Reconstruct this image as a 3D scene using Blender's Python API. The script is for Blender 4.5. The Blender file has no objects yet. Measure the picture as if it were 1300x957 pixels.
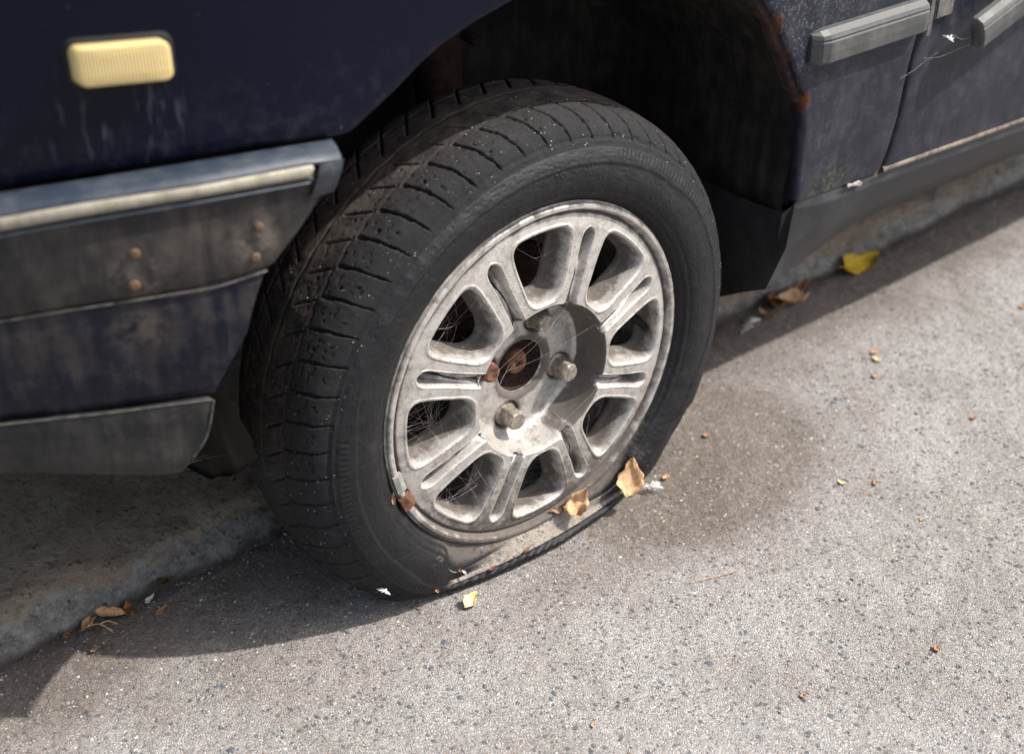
import bpy, bmesh, math, random
import numpy as np
from mathutils import Vector, Matrix
PI=math.pi; R=math.radians
random.seed(7); rng=np.random.default_rng(7)
S=bpy.context.scene
COL=S.collection

# ------------------------------------------------------------------ camera
pit,hd=R(31.6),R(50.7)
cam=bpy.data.cameras.new('camera'); camo=bpy.data.objects.new('camera',cam); COL.objects.link(camo)
camo.location=(-.7457,-.8623,.9619)
cam.sensor_width=36; cam.lens=36*1700/1300; cam.shift_y=-44.5/1300
camo.rotation_euler=(R(90)-pit,0,hd-R(90))
cam.clip_start=.02; cam.clip_end=600
cam.dof.use_dof=True; cam.dof.focus_distance=1.335; cam.dof.aperture_fstop=3.8
S.camera=camo
# ------------------------------------------------------------------ world, sun
SUN=Vector((.66,-.50,1)).normalized()
elev=math.asin(SUN.z); az=math.atan2(SUN.x,SUN.y)
w=bpy.data.worlds.new('World'); S.world=w; w.use_nodes=True
nt=w.node_tree; nt.nodes.clear()
o_=nt.nodes.new('ShaderNodeOutputWorld'); b_=nt.nodes.new('ShaderNodeBackground'); s_=nt.nodes.new('ShaderNodeTexSky')
s_.sky_type='NISHITA'; s_.sun_disc=False; s_.sun_elevation=elev; s_.sun_rotation=az
s_.dust_density=3.0; s_.air_density=.75; s_.ozone_density=.5
b_.inputs[1].default_value=.14
hs=nt.nodes.new('ShaderNodeHueSaturation'); hs.inputs['Saturation'].default_value=.62; nt.links.new(s_.outputs[0],hs.inputs['Color']); nt.links.new(hs.outputs[0],b_.inputs[0]); nt.links.new(b_.outputs[0],o_.inputs[0])
sun=bpy.data.lights.new('sun','SUN'); sun.energy=3.1; sun.angle=R(1.0); sun.color=(1,.955,.89)
suno=bpy.data.objects.new('sun',sun); COL.objects.link(suno)
suno.rotation_euler=SUN.to_track_quat('Z','Y').to_euler(); suno.location=(1,-3,5)
S.view_settings.view_transform='Standard'; S.view_settings.look='None'; S.view_settings.exposure=1.15

# ------------------------------------------------------------------ helpers
def link(o): COL.objects.link(o); return o
def props(o,label=None,cat=None,group=None,kind=None):
    if label: o['label']=label
    if cat: o['category']=cat
    if group: o['group']=group
    if kind: o['kind']=kind
    return o
def mesh(name,V,F,mat,parent=None,smooth=True,attrs=None,mats=None,fm=None):
    me=bpy.data.meshes.new(name)
    V=np.asarray(V,dtype=np.float32).reshape(-1,3)
    if isinstance(F,np.ndarray):
        n,k=F.shape
        me.vertices.add(len(V)); me.vertices.foreach_set('co',V.ravel())
        me.loops.add(n*k); me.loops.foreach_set('vertex_index',F.astype(np.int32).ravel())
        me.polygons.add(n); me.polygons.foreach_set('loop_start',np.arange(0,n*k,k,dtype=np.int32))
        try: me.polygons.foreach_set('loop_total',np.full(n,k,dtype=np.int32))
        except Exception: pass
        me.update(calc_edges=True)
    else:
        me.from_pydata([tuple(map(float,v)) for v in V],[],F)
    me.polygons.foreach_set('use_smooth',[smooth]*len(me.polygons))
    for m in (mats or [mat]): me.materials.append(m)
    if fm is not None: me.polygons.foreach_set('material_index',np.asarray(fm,dtype=np.int32))
    if attrs:
        for k,a in attrs.items():
            at=me.attributes.new(k,'FLOAT','POINT'); at.data.foreach_set('value',np.asarray(a,dtype=np.float32))
    me.validate(); me.update()
    o=bpy.data.objects.new(name,me); link(o)
    if parent: o.parent=parent
    return o
def empty(name,loc=(0,0,0)):
    o=bpy.data.objects.new(name,None); o.empty_display_size=.1; o.location=loc; return link(o)
def gridF(nr,nc,wrap=False,flip=False):
    i=np.arange(nr-1)[:,None]; j=np.arange(nc if wrap else nc-1)[None,:]; j2=(j+1)%nc
    a=i*nc+j; b=i*nc+j2; c=(i+1)*nc+j2; d=(i+1)*nc+j
    F=np.stack(np.broadcast_arrays(a,b,c,d),-1).reshape(-1,4)
    return F[:,::-1].copy() if flip else F
def h2(ix,iy,seed):
    n=(ix*374761393+iy*668265263+seed*974711)&0xffffffff
    n=((n^(n>>13))*1274126177)&0xffffffff
    return ((n^(n>>16))&0xffff)/65535.
def vn(x,y,s,seed=0):
    x=np.asarray(x,float)/s; y=np.asarray(y,float)/s
    ix=np.floor(x).astype(np.int64); iy=np.floor(y).astype(np.int64); fx=x-ix; fy=y-iy
    fx=fx*fx*(3-2*fx); fy=fy*fy*(3-2*fy)
    a=h2(ix,iy,seed); b=h2(ix+1,iy,seed); c=h2(ix,iy+1,seed); d=h2(ix+1,iy+1,seed)
    return (a*(1-fx)+b*fx)*(1-fy)+(c*(1-fx)+d*fx)*fy-.5
def fbm(x,y,s,o=3,seed=0): return sum(vn(x,y,s/2**k,seed+k)*.5**k for k in range(o))
def sstep(a,b,x):
    t=np.clip((x-a)/(b-a),0,1); return t*t*(3-2*t)
def resample(P,n,smooth=False):
    P=np.asarray(P,float)
    if smooth:
        Q=[]; m=len(P)
        for i in range(m-1):
            p0=P[max(i-1,0)];p1=P[i];p2=P[i+1];p3=P[min(i+2,m-1)]
            for t in np.linspace(0,1,12,endpoint=False):
                Q.append(.5*((2*p1)+(-p0+p2)*t+(2*p0-5*p1+4*p2-p3)*t*t+(-p0+3*p1-3*p2+p3)*t**3))
        Q.append(P[-1]); P=np.array(Q)
    d=np.r_[0,np.cumsum(np.linalg.norm(np.diff(P,axis=0),axis=1))]
    t=np.linspace(0,d[-1],n)
    return np.stack([np.interp(t,d,P[:,k]) for k in range(P.shape[1])],1)
def loft(name,rows,mat,parent=None,n=60,smooth=True,sub=None,flip=False,rs=True,**kw):
    """rows: polylines; sub: rows inserted between each pair"""
    rr=[resample(r,n,rs) for r in rows]
    out=[]
    for i in range(len(rr)-1):
        k=(sub[i] if isinstance(sub,(list,tuple)) else (sub or 1))
        for t in np.linspace(0,1,k,endpoint=False): out.append(rr[i]*(1-t)+rr[i+1]*t)
    out.append(rr[-1]); V=np.concatenate(out)
    return mesh(name,V,gridF(len(out),n,flip=flip),mat,parent,smooth,**kw)
def tube_v(P,r,seg=8,ends=True,taper=None):
    P=np.asarray(P,float); n=len(P); V=[];F=[]
    T=np.gradient(P,axis=0); T/=np.linalg.norm(T,axis=1)[:,None]+1e-12
    up=np.array([0,0,1.]) if abs(T[0][2])<.9 else np.array([1.,0,0])
    for i in range(n):
        a=np.cross(T[i],up); a/=np.linalg.norm(a)+1e-12; b=np.cross(a,T[i])
        rr=r[i] if hasattr(r,'__len__') else r
        for k in range(seg):
            t=2*PI*k/seg; V.append(P[i]+rr*(a*math.cos(t)+b*math.sin(t)))
    for i in range(n-1):
        for k in range(seg):
            F.append((i*seg+k,i*seg+(k+1)%seg,(i+1)*seg+(k+1)%seg,(i+1)*seg+k))
    if ends: F.append(tuple(range(seg-1,-1,-1))); F.append(tuple((n-1)*seg+k for k in range(seg)))
    return V,F
def tube(name,P,r,mat,parent=None,seg=8):
    V,F=tube_v(P,r,seg); return mesh(name,V,F,mat,parent)
def join(parts):
    V=[];F=[]
    for v,f in parts:
        o=len(V); V+=list(v); F+=[tuple(i+o for i in q) for q in f]
    return V,F
def bmobj(name,bm,mat,parent=None,smooth=False):
    me=bpy.data.meshes.new(name); bm.to_mesh(me); bm.free(); me.materials.append(mat)
    me.polygons.foreach_set('use_smooth',[smooth]*len(me.polygons))
    o=bpy.data.objects.new(name,me); link(o)
    if parent: o.parent=parent
    return o

# ------------------------------------------------------------------ materials
class NM:
    def __init__(s,name):
        s.m=bpy.data.materials.new(name); s.m.use_nodes=True; s.t=s.m.node_tree; s.t.nodes.clear()
        s.out=s.n('OutputMaterial'); s.b=s.n('BsdfPrincipled'); s.l(s.b.outputs[0],s.out.inputs[0])
        s.tc=s.n('TexCoord'); s.P=s.tc.outputs['Object']; s.bumpn=None
    def n(s,k): return s.t.nodes.new('ShaderNode'+k)
    def l(s,a,b): s.t.links.new(a,b)
    def put(s,sock,v):
        if hasattr(v,'links') or isinstance(v,bpy.types.NodeSocket): s.l(v,sock)
        elif isinstance(v,(tuple,list)) and len(v)==3 and sock.type=='RGBA': sock.default_value=(*v,1)
        else: sock.default_value=v
    def noise(s,scale,detail=4,rough=.55,vec=None,dist=0):
        n=s.n('TexNoise'); n.inputs['Scale'].default_value=scale; n.inputs['Detail'].default_value=detail
        n.inputs['Roughness'].default_value=rough; n.inputs['Distortion'].default_value=dist
        s.l(vec or s.P,n.inputs['Vector']); return n.outputs[0]
    def vor(s,scale,vec=None,feature='F1',out=0):
        n=s.n('TexVoronoi'); n.feature=feature; n.inputs['Scale'].default_value=scale; s.l(vec or s.P,n.inputs['Vector']); return n.outputs[out]
    def ramp(s,f,a,b,c0=0.,c1=1.):
        n=s.n('MapRange'); n.interpolation_type='SMOOTHSTEP'; s.put(n.inputs[0],f)
        for i,v in zip((1,2,3,4),(a,b,c0,c1)): n.inputs[i].default_value=v
        return n.outputs[0]
    def math(s,op,a,b=0.,c=0.):
        n=s.n('Math'); n.operation=op; s.put(n.inputs[0],a); s.put(n.inputs[1],b)
        if op in('MULTIPLY_ADD',): s.put(n.inputs[2],c)
        return n.outputs[0]
    def mul(s,a,b): return s.math('MULTIPLY',a,b)
    def add(s,a,b): return s.math('ADD',a,b)
    def mx(s,a,b): return s.math('MAXIMUM',a,b)
    def mix(s,f,a,b):
        n=s.n('Mix'); n.data_type='RGBA'; s.put(n.inputs[0],f); s.put(n.inputs[6],a); s.put(n.inputs[7],b); return n.outputs[2]
    def mixf(s,f,a,b):
        n=s.n('Mix'); n.data_type='FLOAT'; s.put(n.inputs[0],f); s.put(n.inputs[2],a); s.put(n.inputs[3],b); return n.outputs[0]
    def attr(s,name):
        n=s.n('Attribute'); n.attribute_name=name; return n.outputs['Fac']
    def scalev(s,sc):
        n=s.n('Mapping'); n.inputs['Scale'].default_value=sc; s.l(s.P,n.inputs['Vector']); return n.outputs[0]
    def xyz(s):
        n=s.n('SeparateXYZ'); s.l(s.P,n.inputs[0]); return n.outputs
    def normal(s):
        g=s.n('NewGeometry'); n=s.n('SeparateXYZ'); s.l(g.outputs['Normal'],n.inputs[0]); return n.outputs
    def near(s,p,r0,r1):
        n=s.n('VectorMath'); n.operation='DISTANCE'; s.l(s.P,n.inputs[0]); n.inputs[1].default_value=p
        return s.ramp(n.outputs['Value'],r0,r1,1,0)
    def bump(s,h,dist,strength=1.):
        n=s.n('Bump'); n.inputs['Distance'].default_value=dist; s.put(n.inputs['Strength'],strength)
        s.put(n.inputs['Height'],h)
        if s.bumpn: s.l(s.bumpn,n.inputs['Normal'])
        s.bumpn=n.outputs[0]; s.l(s.bumpn,s.b.inputs['Normal'])
    def fin(s,col,rough=.5,metal=0.,spec=.5,coat=0.,coatr=.1,sss=0.):
        s.put(s.b.inputs['Base Color'],col); s.put(s.b.inputs['Roughness'],rough); s.put(s.b.inputs['Metallic'],metal)
        s.put(s.b.inputs['Specular IOR Level'],spec); s.put(s.b.inputs['Coat Weight'],coat); s.put(s.b.inputs['Coat Roughness'],coatr)
        return s.m

def m_paint(name,dusty=1.,base=(.0014,.0023,.0090)):
    m=NM(name); x,y,z=m.xyz()
    speck=m.ramp(m.noise(420,3,.6),.66,.74)
    fine=m.ramp(m.noise(900,2),.60,.72)
    big=m.noise(14,4); streak=m.noise(1,6,.7,vec=m.scalev((150,150,22)))
    patch=m.ramp(m.math('MULTIPLY_ADD',streak,.5,m.mul(big,.5)),.45,.68)
    rear=m.ramp(x,-.05,.35)                      # the rear half of the wing and the door carry far more dust
    lowedge=m.ramp(m.add(z,m.mul(m.noise(40),.05)),.66,.56)
    d=m.add(m.mul(rear,.07),m.mul(m.mul(patch,rear),.08))
    d=m.add(d,m.mul(m.mul(speck,patch),.30)); d=m.add(d,m.mul(m.mul(fine,rear),.16))
    d=m.add(d,m.mul(m.mul(lowedge,m.ramp(m.noise(60,5,.7),.45,.75)),.10))
    arch=m.ramp(m.noise(260,4,.8),.5,.66)
    d=m.add(d,m.mul(m.mul(arch,m.near((.32,-.03,.56),.03,.17)),.42))
    d=m.math('MINIMUM',m.mul(d,dusty),.9)
    spots=m.ramp(m.vor(55),.055,.035)
    spots=m.mul(spots,m.ramp(m.noise(9),.5,.6)); d=m.mx(d,m.mul(spots,.6))
    run=m.mul(m.near((-.40,-.0,.60),.01,.07),m.ramp(m.noise(1,3,.6,vec=m.scalev((160,160,25))),.56,.7)); d=m.mx(d,m.mul(run,.3))
    dust=m.mix(m.noise(30),(.13,.135,.155),(.22,.222,.24))
    col=m.mix(d,base,dust)
    # rust along the arch lip and under the door
    ru=m.mx(m.near((.276,-.022,.535),.004,.017),m.near((.331,-.022,.440),.006,.017))
    ru=m.mx(ru,m.near((.300,-.02,.497),.002,.014)); ru=m.mx(ru,m.near((.70,-.02,.298),.004,.016)); ru=m.mx(ru,m.near((.496,-.02,.309),.003,.011))
    ru=m.mul(ru,m.ramp(m.noise(90,5,.7),.36,.52))
    moss=m.mul(m.near((.40,-.02,.312),.01,.06),m.ramp(m.noise(110,5,.75),.46,.6))
    col=m.mix(ru,col,m.mix(m.noise(150),(.055,.02,.009),(.20,.075,.03)))
    col=m.mix(m.mul(moss,.7),col,(.085,.085,.05))
    rg=m.mixf(m.mx(d,ru),.24,.9)
    m.bump(m.noise(300,4,.7),.0004,m.mul(m.mx(ru,m.mx(moss,d)),1.0))
    return m.fin(col,rg,0,m.mixf(m.mx(ru,m.mul(rear,.5)),.17,.15))
def m_plastic(name,a,b,rough=.55,dirt=(.18,.15,.125),amt=.5,stain=True,spec=.45):
    m=NM(name)
    n1=m.noise(22,5,.65); st=m.noise(1,5,.65,vec=m.scalev((70,70,11)))
    mask=m.ramp(m.math('MULTIPLY_ADD',n1,.55,m.mul(st,.45)),.42,.66)
    fl=m.ramp(m.noise(330,5,.8),.57,.66); sc=m.ramp(m.noise(1,6,.8,vec=m.scalev((50,50,300))),.56,.68)
    d=m.mul(m.add(mask,m.mul(m.add(fl,m.mul(sc,.7)),.62)),amt)
    if stain:
        for p in ((-.4134,-.0254,.49),(-.417,-.02,.44),(-.328,-.05,.50)):
            d=m.mx(d,m.mul(m.near(p,.003,.035),m.ramp(m.noise(80,4,.7),.35,.6)))
    d=m.math('MINIMUM',d,.85)
    col=m.mix(d,m.mix(m.noise(60),a,b),dirt)
    m.bump(m.noise(700,3),.0003,.5); m.bump(m.noise(90,4),.0008,.25)
    return m.fin(col,m.mixf(d,rough,.9),0,spec)
def m_rubber():
    m=NM('tyre_rubber'); dust=m.attr('dust'); br=m.attr('brown')
    fl=m.ramp(m.noise(700,3,.7),.60,.72); sp=m.mul(m.ramp(m.vor(170),.13,.08),m.ramp(m.noise(35),.5,.62))
    base=m.mix(m.noise(25,5),(.0050,.0052,.0064),(.0115,.0115,.013))
    col=m.mix(m.mul(br,m.ramp(m.noise(55,5,.7),.25,.7)),base,(.062,.050,.041))
    col=m.mix(m.mul(fl,m.mixf(m.attr('tread'),.05,.55)),col,(.085,.078,.07))
    scuff=m.ramp(m.noise(1,5,.7,vec=m.scalev((60,60,60))),.55,.75)
    col=m.mix(m.mul(scuff,.12),col,(.09,.088,.088))
    col=m.mix(m.mul(sp,m.mixf(m.attr('tread'),.05,.9)),col,(.40,.37,.33))
    up=m.math('MULTIPLY',dust,m.ramp(m.noise(130,5,.7),.22,.52))
    col=m.mix(up,col,m.mix(m.noise(220,4,.7),(.17,.145,.122),(.31,.27,.235)))
    m.bump(m.noise(1300,3),.0005,.7); m.bump(m.noise(330,4,.7),.0006,.6); m.bump(m.noise(160,4,.7),.0007,m.mixf(dust,.25,.9))
    return m.fin(col,m.mixf(m.mx(m.mx(up,br),m.mul(m.attr('tread'),.75)),.52,.92),0,.3)
def m_alloy(name='alloy'):
    m=NM(name); g=m.attr('grime_shade'); x,y,z=m.xyz()
    n=m.noise(70,6,.7); n2=m.noise(380,4,.7)
    base=m.mix(m.noise(30,3),(.45,.43,.40),(.55,.53,.50))
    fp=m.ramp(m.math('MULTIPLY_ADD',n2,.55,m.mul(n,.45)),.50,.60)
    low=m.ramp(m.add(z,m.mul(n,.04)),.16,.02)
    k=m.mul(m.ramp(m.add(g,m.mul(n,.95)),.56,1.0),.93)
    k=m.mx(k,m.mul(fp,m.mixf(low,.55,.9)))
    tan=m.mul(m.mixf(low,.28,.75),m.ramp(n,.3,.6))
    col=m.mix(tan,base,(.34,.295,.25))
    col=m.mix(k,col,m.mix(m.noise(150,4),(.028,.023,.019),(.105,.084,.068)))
    fs=m.ramp(m.noise(620,3,.6),.60,.66); col=m.mix(m.mul(fs,m.mixf(low,.45,.7)),col,(.10,.082,.066))
    spk=m.ramp(m.vor(150),.12,.07); col=m.mix(m.mul(spk,m.mul(m.ramp(m.noise(60),.5,.6),.8)),col,(.05,.04,.033))
    m.bump(m.noise(500,4,.7),.0005,m.mixf(k,.25,1.)); m.bump(n2,.0006,.3)
    return m.fin(col,m.mixf(m.mx(k,tan),.36,.88),m.mixf(m.mx(k,tan),.55,0.),.5)
def m_simple(name,a,b,rough=.8,scale=60,metal=0.,bump=.0005,bs=400,spec=.4,sss=0):
    m=NM(name); col=m.mix(m.ramp(m.noise(scale,5,.65),.3,.7),a,b)
    if bump: m.bump(m.noise(bs,4,.65),bump,.8)
    return m.fin(col,rough,metal,spec)
M_paint=m_paint('navy_paint')
M_plast=m_plastic('bumper_plastic',(.008,.008,.009),(.016,.015,.015),.5,dirt=(.095,.080,.066),amt=.50,spec=.3)
M_ledge=m_plastic('bumper_ledge',(.014,.022,.036),(.024,.034,.050),.42,dirt=(.14,.14,.14),amt=.22,stain=False,spec=.5)
M_val=m_plastic('valance_paint',(.0015,.0028,.0092),(.0019,.0034,.0110),.38,dirt=(.060,.050,.042),amt=.60,spec=.25)
M_lip=m_plastic('lip_plastic',(.006,.0065,.007),(.011,.011,.011),.5,dirt=(.08,.072,.064),amt=.42,stain=False,spec=.3)
M_trim=m_plastic('faded_trim',(.20,.18,.135),(.36,.33,.26),.4,dirt=(.10,.10,.055),amt=.7,stain=False)
M_strip=m_plastic('rubbing_strip_grey',(.028,.030,.032),(.052,.054,.054),.5,dirt=(.15,.145,.13),amt=.35,stain=False)
M_sill=m_plastic('sill_coating',(.009,.011,.0155),(.016,.019,.025),.55,dirt=(.09,.085,.075),amt=.35,stain=False)
M_liner=m_plastic('liner_plastic',(.009,.009,.009),(.017,.016,.015),.7,dirt=(.08,.068,.055),amt=.5,stain=False,spec=.25)
M_black=m_simple('black_rubber',(.006,.006,.006),(.012,.012,.012),.8)
M_rubber=m_rubber(); M_alloy=m_alloy()
M_rust=m_simple('rust',(.045,.020,.012),(.20,.085,.05),.9,150,bump=.001,bs=500)
M_rustdark=m_simple('dark_rust',(.018,.009,.007),(.06,.026,.018),.9,80,bump=.001)
M_bolt=m_simple('bolt_steel',(.15,.13,.105),(.34,.30,.245),.5,160,metal=.4,bump=.0006,bs=350)
def m_lens():
    m=NM('cream_lens'); col=m.mix(m.ramp(m.noise(1,3,vec=m.scalev((6,6,170))),.3,.7),(.52,.40,.17),(.60,.47,.22))
    wv=m.n('TexWave'); wv.bands_direction='X'; wv.inputs['Scale'].default_value=150; wv.inputs['Distortion'].default_value=0; m.l(m.P,wv.inputs['Vector']); m.bump(wv.outputs[1],.0006,.5)
    m.fin(col,.35,0,.5); m.b.inputs['Subsurface Weight'].default_value=.25; m.b.inputs['Subsurface Radius'].default_value=(.01,.007,.003); m.b.inputs['Subsurface Scale'].default_value=.5
    return m.m
M_lens=m_lens()
M_web=m_simple('web_silk',(.34,.32,.29),(.45,.42,.39),.7,20,bump=0)
M_feather=m_simple('white_down',(.62,.60,.58),(.82,.80,.78),.8,90)
M_weight=m_simple('weight_lead',(.20,.20,.19),(.38,.37,.36),.6,120,metal=.3)
M_glass=m_simple('tinted_glass',(.01,.012,.012),(.014,.015,.016),.06,3,bump=0,spec=.6)
def m_leaf(name,a,b,c,sp=.35):
    m=NM(name); n=m.noise(160,5,.7); col=m.mix(m.ramp(n,.3,.65),a,b); col=m.mix(m.ramp(m.noise(420,4),.55,.7),col,c)
    m.bump(m.noise(500,4,.6),.0012,.8); m.fin(col,.65,0,sp)
    m.b.inputs['Subsurface Weight'].default_value=.15; m.b.inputs['Subsurface Radius'].default_value=(.004,.002,.001); return m.m
L_tan=m_leaf('dry_leaf_tan',(.34,.19,.095),(.55,.36,.20),(.17,.07,.03))
L_brown=m_leaf('dry_leaf_brown',(.12,.045,.018),(.34,.14,.05),(.05,.02,.012))
L_orange=m_leaf('dry_leaf_orange',(.26,.14,.075),(.38,.24,.14),(.16,.07,.035))
L_yellow=m_leaf('leaf_yellow',(.50,.33,.022),(.62,.42,.03),(.18,.10,.02))
L_pale=m_leaf('petal_pale',(.70,.50,.17),(.80,.66,.36),(.50,.30,.10))
L_dark=m_leaf('leaf_dark',(.05,.035,.015),(.12,.09,.03),(.03,.02,.01))

def m_asphalt():
    m=NM('worn_asphalt'); x,y,z=m.xyz()
    v=m.n('TexVoronoi'); v.inputs['Scale'].default_value=500; m.l(m.P,v.inputs['Vector'])
    sep=m.n('SeparateColor'); m.l(v.outputs['Color'],sep.inputs[0])
    v2=m.n('TexVoronoi'); v2.inputs['Scale'].default_value=145; m.l(m.P,v2.inputs['Vector'])
    sep2=m.n('SeparateColor'); m.l(v2.outputs['Color'],sep2.inputs[0])
    mort=m.mix(m.noise(30,4),(.24,.229,.22),(.33,.317,.306))
    stone=m.mix(sep.outputs[0],(.17,.165,.16),(.64,.625,.605))
    stone=m.mix(m.ramp(sep.outputs[1],.86,.9),stone,(.40,.29,.22))
    f=m.ramp(v.outputs['Distance'],.62,.30)
    col=m.mix(m.mul(f,.92),mort,stone)
    dk=m.mul(m.ramp(sep2.outputs[0],.82,.84),m.ramp(v2.outputs['Distance'],.42,.30)); col=m.mix(m.mul(dk,.75),col,(.075,.085,.095))
    # pits
    pit_=m.ramp(m.noise(240,3,.6),.40,.30); col=m.mix(m.mul(pit_,.6),col,(.07,.06,.052))
    # brown dirt swept round the wheel and along the kerb, plus painted shade there
    n=m.noise(14,5,.6); nf=m.noise(70,5,.7)
    def ell(cx,cy,a,b,ang):
        mp=m.n('Mapping'); mp.vector_type='TEXTURE'; mp.inputs['Location'].default_value=(cx,cy,0); mp.inputs['Rotation'].default_value=(0,0,ang); mp.inputs['Scale'].default_value=(a,b,1); m.l(m.P,mp.inputs['Vector'])
        ln=m.n('VectorMath'); ln.operation='LENGTH'; m.l(mp.outputs[0],ln.inputs[0]); return ln.outputs['Value']
    e1=m.add(m.add(ell(.235,.01,.205,.155,.15),m.mul(n,.7)),m.mul(nf,.35))
    d1=m.ramp(e1,1.68,1.30)
    kerb=m.ramp(m.add(y,m.mul(n,.10)),.04,.23)  # kerb-side dirt, strengthened to paint the shaded asphalt darker
    e3=m.ramp(m.add(ell(-.06,0.,.30,.10,0),m.mul(n,.6)),1.5,1.05)
    dirt=m.mx(m.mul(d1,.90),m.mx(m.mul(kerb,.92),m.mul(e3,.30)))
    dcol=m.mix(m.noise(260,4,.7),(.105,.082,.066),(.215,.18,.15))
    col=m.mix(m.mul(dirt,m.ramp(m.noise(200,5,.7),.15,.55)),col,dcol)
    tint=m.mix(m.ramp(m.noise(7,5,.6),.35,.65),(1,1,1),(.80,.78,.755)); mm=m.n('Mix'); mm.data_type='RGBA'; mm.blend_type='MULTIPLY'; mm.inputs[0].default_value=1
    m.l(col,mm.inputs[6]); m.l(tint,mm.inputs[7]); col=mm.outputs[2]
    m.bump(f,.0014,1.); m.bump(m.noise(650,3,.7),.0012,1.); m.bump(m.noise(120,3,.6),.002,.6)
    return m.fin(col,.85,0,.35)
M_road=m_asphalt()
def m_concrete():
    m=NM('kerb_concrete'); x,y,z=m.xyz(); n=m.noise(9,6,.65); f=m.noise(120,5,.7)
    col=m.mix(m.ramp(n,.3,.7),(.17,.135,.10),(.29,.235,.175))
    col=m.mix(m.mul(m.ramp(m.noise(18,5,.7),.48,.7),.7),col,(.27,.25,.18)); col=m.mix(m.mul(m.ramp(m.noise(45,5,.75),.52,.72),.6),col,(.09,.075,.06))
    grey=m.ramp(m.add(y,m.mul(m.noise(26,6,.75),.055)),.246,.236)
    col=m.mix(grey,col,m.mix(m.ramp(m.noise(42,6,.75),.32,.68),(.12,.118,.108),(.28,.27,.245)))
    col=m.mix(m.mul(m.ramp(m.noise(95,2),.66,.72),.8),col,(.035,.03,.025))
    col=m.mix(m.mul(m.ramp(f,.52,.66),.6),col,(.06,.05,.042)); col=m.mix(m.mul(m.ramp(m.noise(300,3),.62,.7),.6),col,(.38,.36,.32))
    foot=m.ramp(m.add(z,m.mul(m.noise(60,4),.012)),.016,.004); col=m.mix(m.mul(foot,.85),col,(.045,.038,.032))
    m.bump(f,.004,.9); m.bump(m.noise(38,6,.7),.006,.7); m.bump(m.noise(500,4,.7),.001,.8)
    return m.fin(col,.9,0,.3)
M_conc=m_concrete()

# ================================================================== ground
def build_road():
    xs=np.r_[-300,-80,-20,-6,-2.5,-1.2,np.arange(-.62,1.75,.0034),2.1,3,6,20,80,300]
    ys=np.r_[-300,-80,-20,-6,-2.5,-1.2,-.9,np.arange(-.66,.235,.0034),.3,.6,2,8,40,300]
    X,Y=np.meshgrid(xs,ys)
    Z=.0035*fbm(X,Y,.16,2,3)+.0016*fbm(X,Y,.011,3,11)+.0007*vn(X,Y,.0045,21)
    inn=(X>-.63)&(X<1.74)&(Y>-.67)&(Y<.24); Z=np.where(inn,Z,-.001)
    Z=Z-.0012
    Z-= .004*sstep(.18,.21,Y)*inn      # a shallow gutter
    V=np.stack([X,Y,Z],-1).reshape(-1,3)
    props(mesh('road',V,gridF(len(ys),len(xs)),M_road),kind='structure',label='worn light grey asphalt road beside the kerb')
build_road()
def build_kerb():
    xs=np.r_[-300,-40,-6,-1.5,np.arange(-.75,1.9,.006),3,8,40,300]
    prof=np.array([(.2005,-.02),(.203,-.004),(.205,.004),(.208,.012),(.211,.020),(.215,.029),(.221,.037),(.229,.042),(.240,.045),(.255,.047),(.28,.049),(.31,.050),(.35,.051),(.42,.053),(.55,.056),(.8,.06),(1.6,.075),(8,.1),(300,.1)])
    prof=np.r_[resample(prof[:14],60,True),prof[14:]]
    X=np.repeat(xs[None],len(prof),0); Yp=np.repeat(prof[:,0:1],len(xs),1); Zp=np.repeat(prof[:,1:2],len(xs),1)
    w_=np.exp(-((Yp-.215)/.03)**2)
    a=fbm(X,Yp*3+Zp*3,.12,4,31); b=fbm(X,Yp*2+Zp*4,.02,3,41)
    Yp=Yp-w_*(.016*a+.005*b)-.008*w_*sstep(-.1,-.5,X); Zp=Zp+w_*(.012*fbm(X,Yp,.05,3,51)+.006*fbm(X,Yp,.016,3,57))+.0015*b*(Yp<1)
    V=np.stack([X,Yp,Zp],-1).reshape(-1,3)
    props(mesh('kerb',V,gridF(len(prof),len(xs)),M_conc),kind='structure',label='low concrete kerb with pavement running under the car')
build_kerb()
# loose stones and grit bedded in the asphalt
def ico():
    bm=bmesh.new(); bmesh.ops.create_icosphere(bm,subdivisions=1,radius=1); V=np.array([v.co[:] for v in bm.verts]); F=np.array([[v.index for v in f.verts] for f in bm.faces]); bm.free(); return V,F
IV,IF=ico()
def stones(name,n,xr,yr,s0,s1,mats,probs,label,sink=.35,dens=None,zf=None,flat=.6,power=2.2):
    x=rng.uniform(*xr,n); y=rng.uniform(*yr,n)
    if dens is not None:
        k=rng.random(n)<dens(x,y); x=x[k]; y=y[k]; n=len(x)
    s=s0+(s1-s0)*rng.random(n)**power
    sc=s[:,None]*np.stack([rng.uniform(.7,1.3,n),rng.uniform(.7,1.3,n),rng.uniform(flat*.7,flat*1.3,n)],1)
    V=IV[None]*(1+rng.uniform(-.28,.28,(n,len(IV),1)))*sc[:,None]
    t=rng.uniform(0,2*PI,n); c,s_=np.cos(t)[:,None],np.sin(t)[:,None]
    Vx=V[...,0]*c-V[...,1]*s_; Vy=V[...,0]*s_+V[...,1]*c
    z0=zf(x,y) if zf else .0035*fbm(x,y,.16,2,3)-.0012
    V=np.stack([Vx+x[:,None],Vy+y[:,None],V[...,2]+(z0+sc[:,2]*(sink))[:,None]],-1).reshape(-1,3)
    F=(IF[None]+(np.arange(n)*len(IV))[:,None,None]).reshape(-1,3)
    fm=np.repeat(rng.choice(len(mats),n,p=probs),len(IF))
    o=mesh(name,V,F,None,None,False,mats=mats,fm=fm); return props(o,label,kind='stuff')
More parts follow.
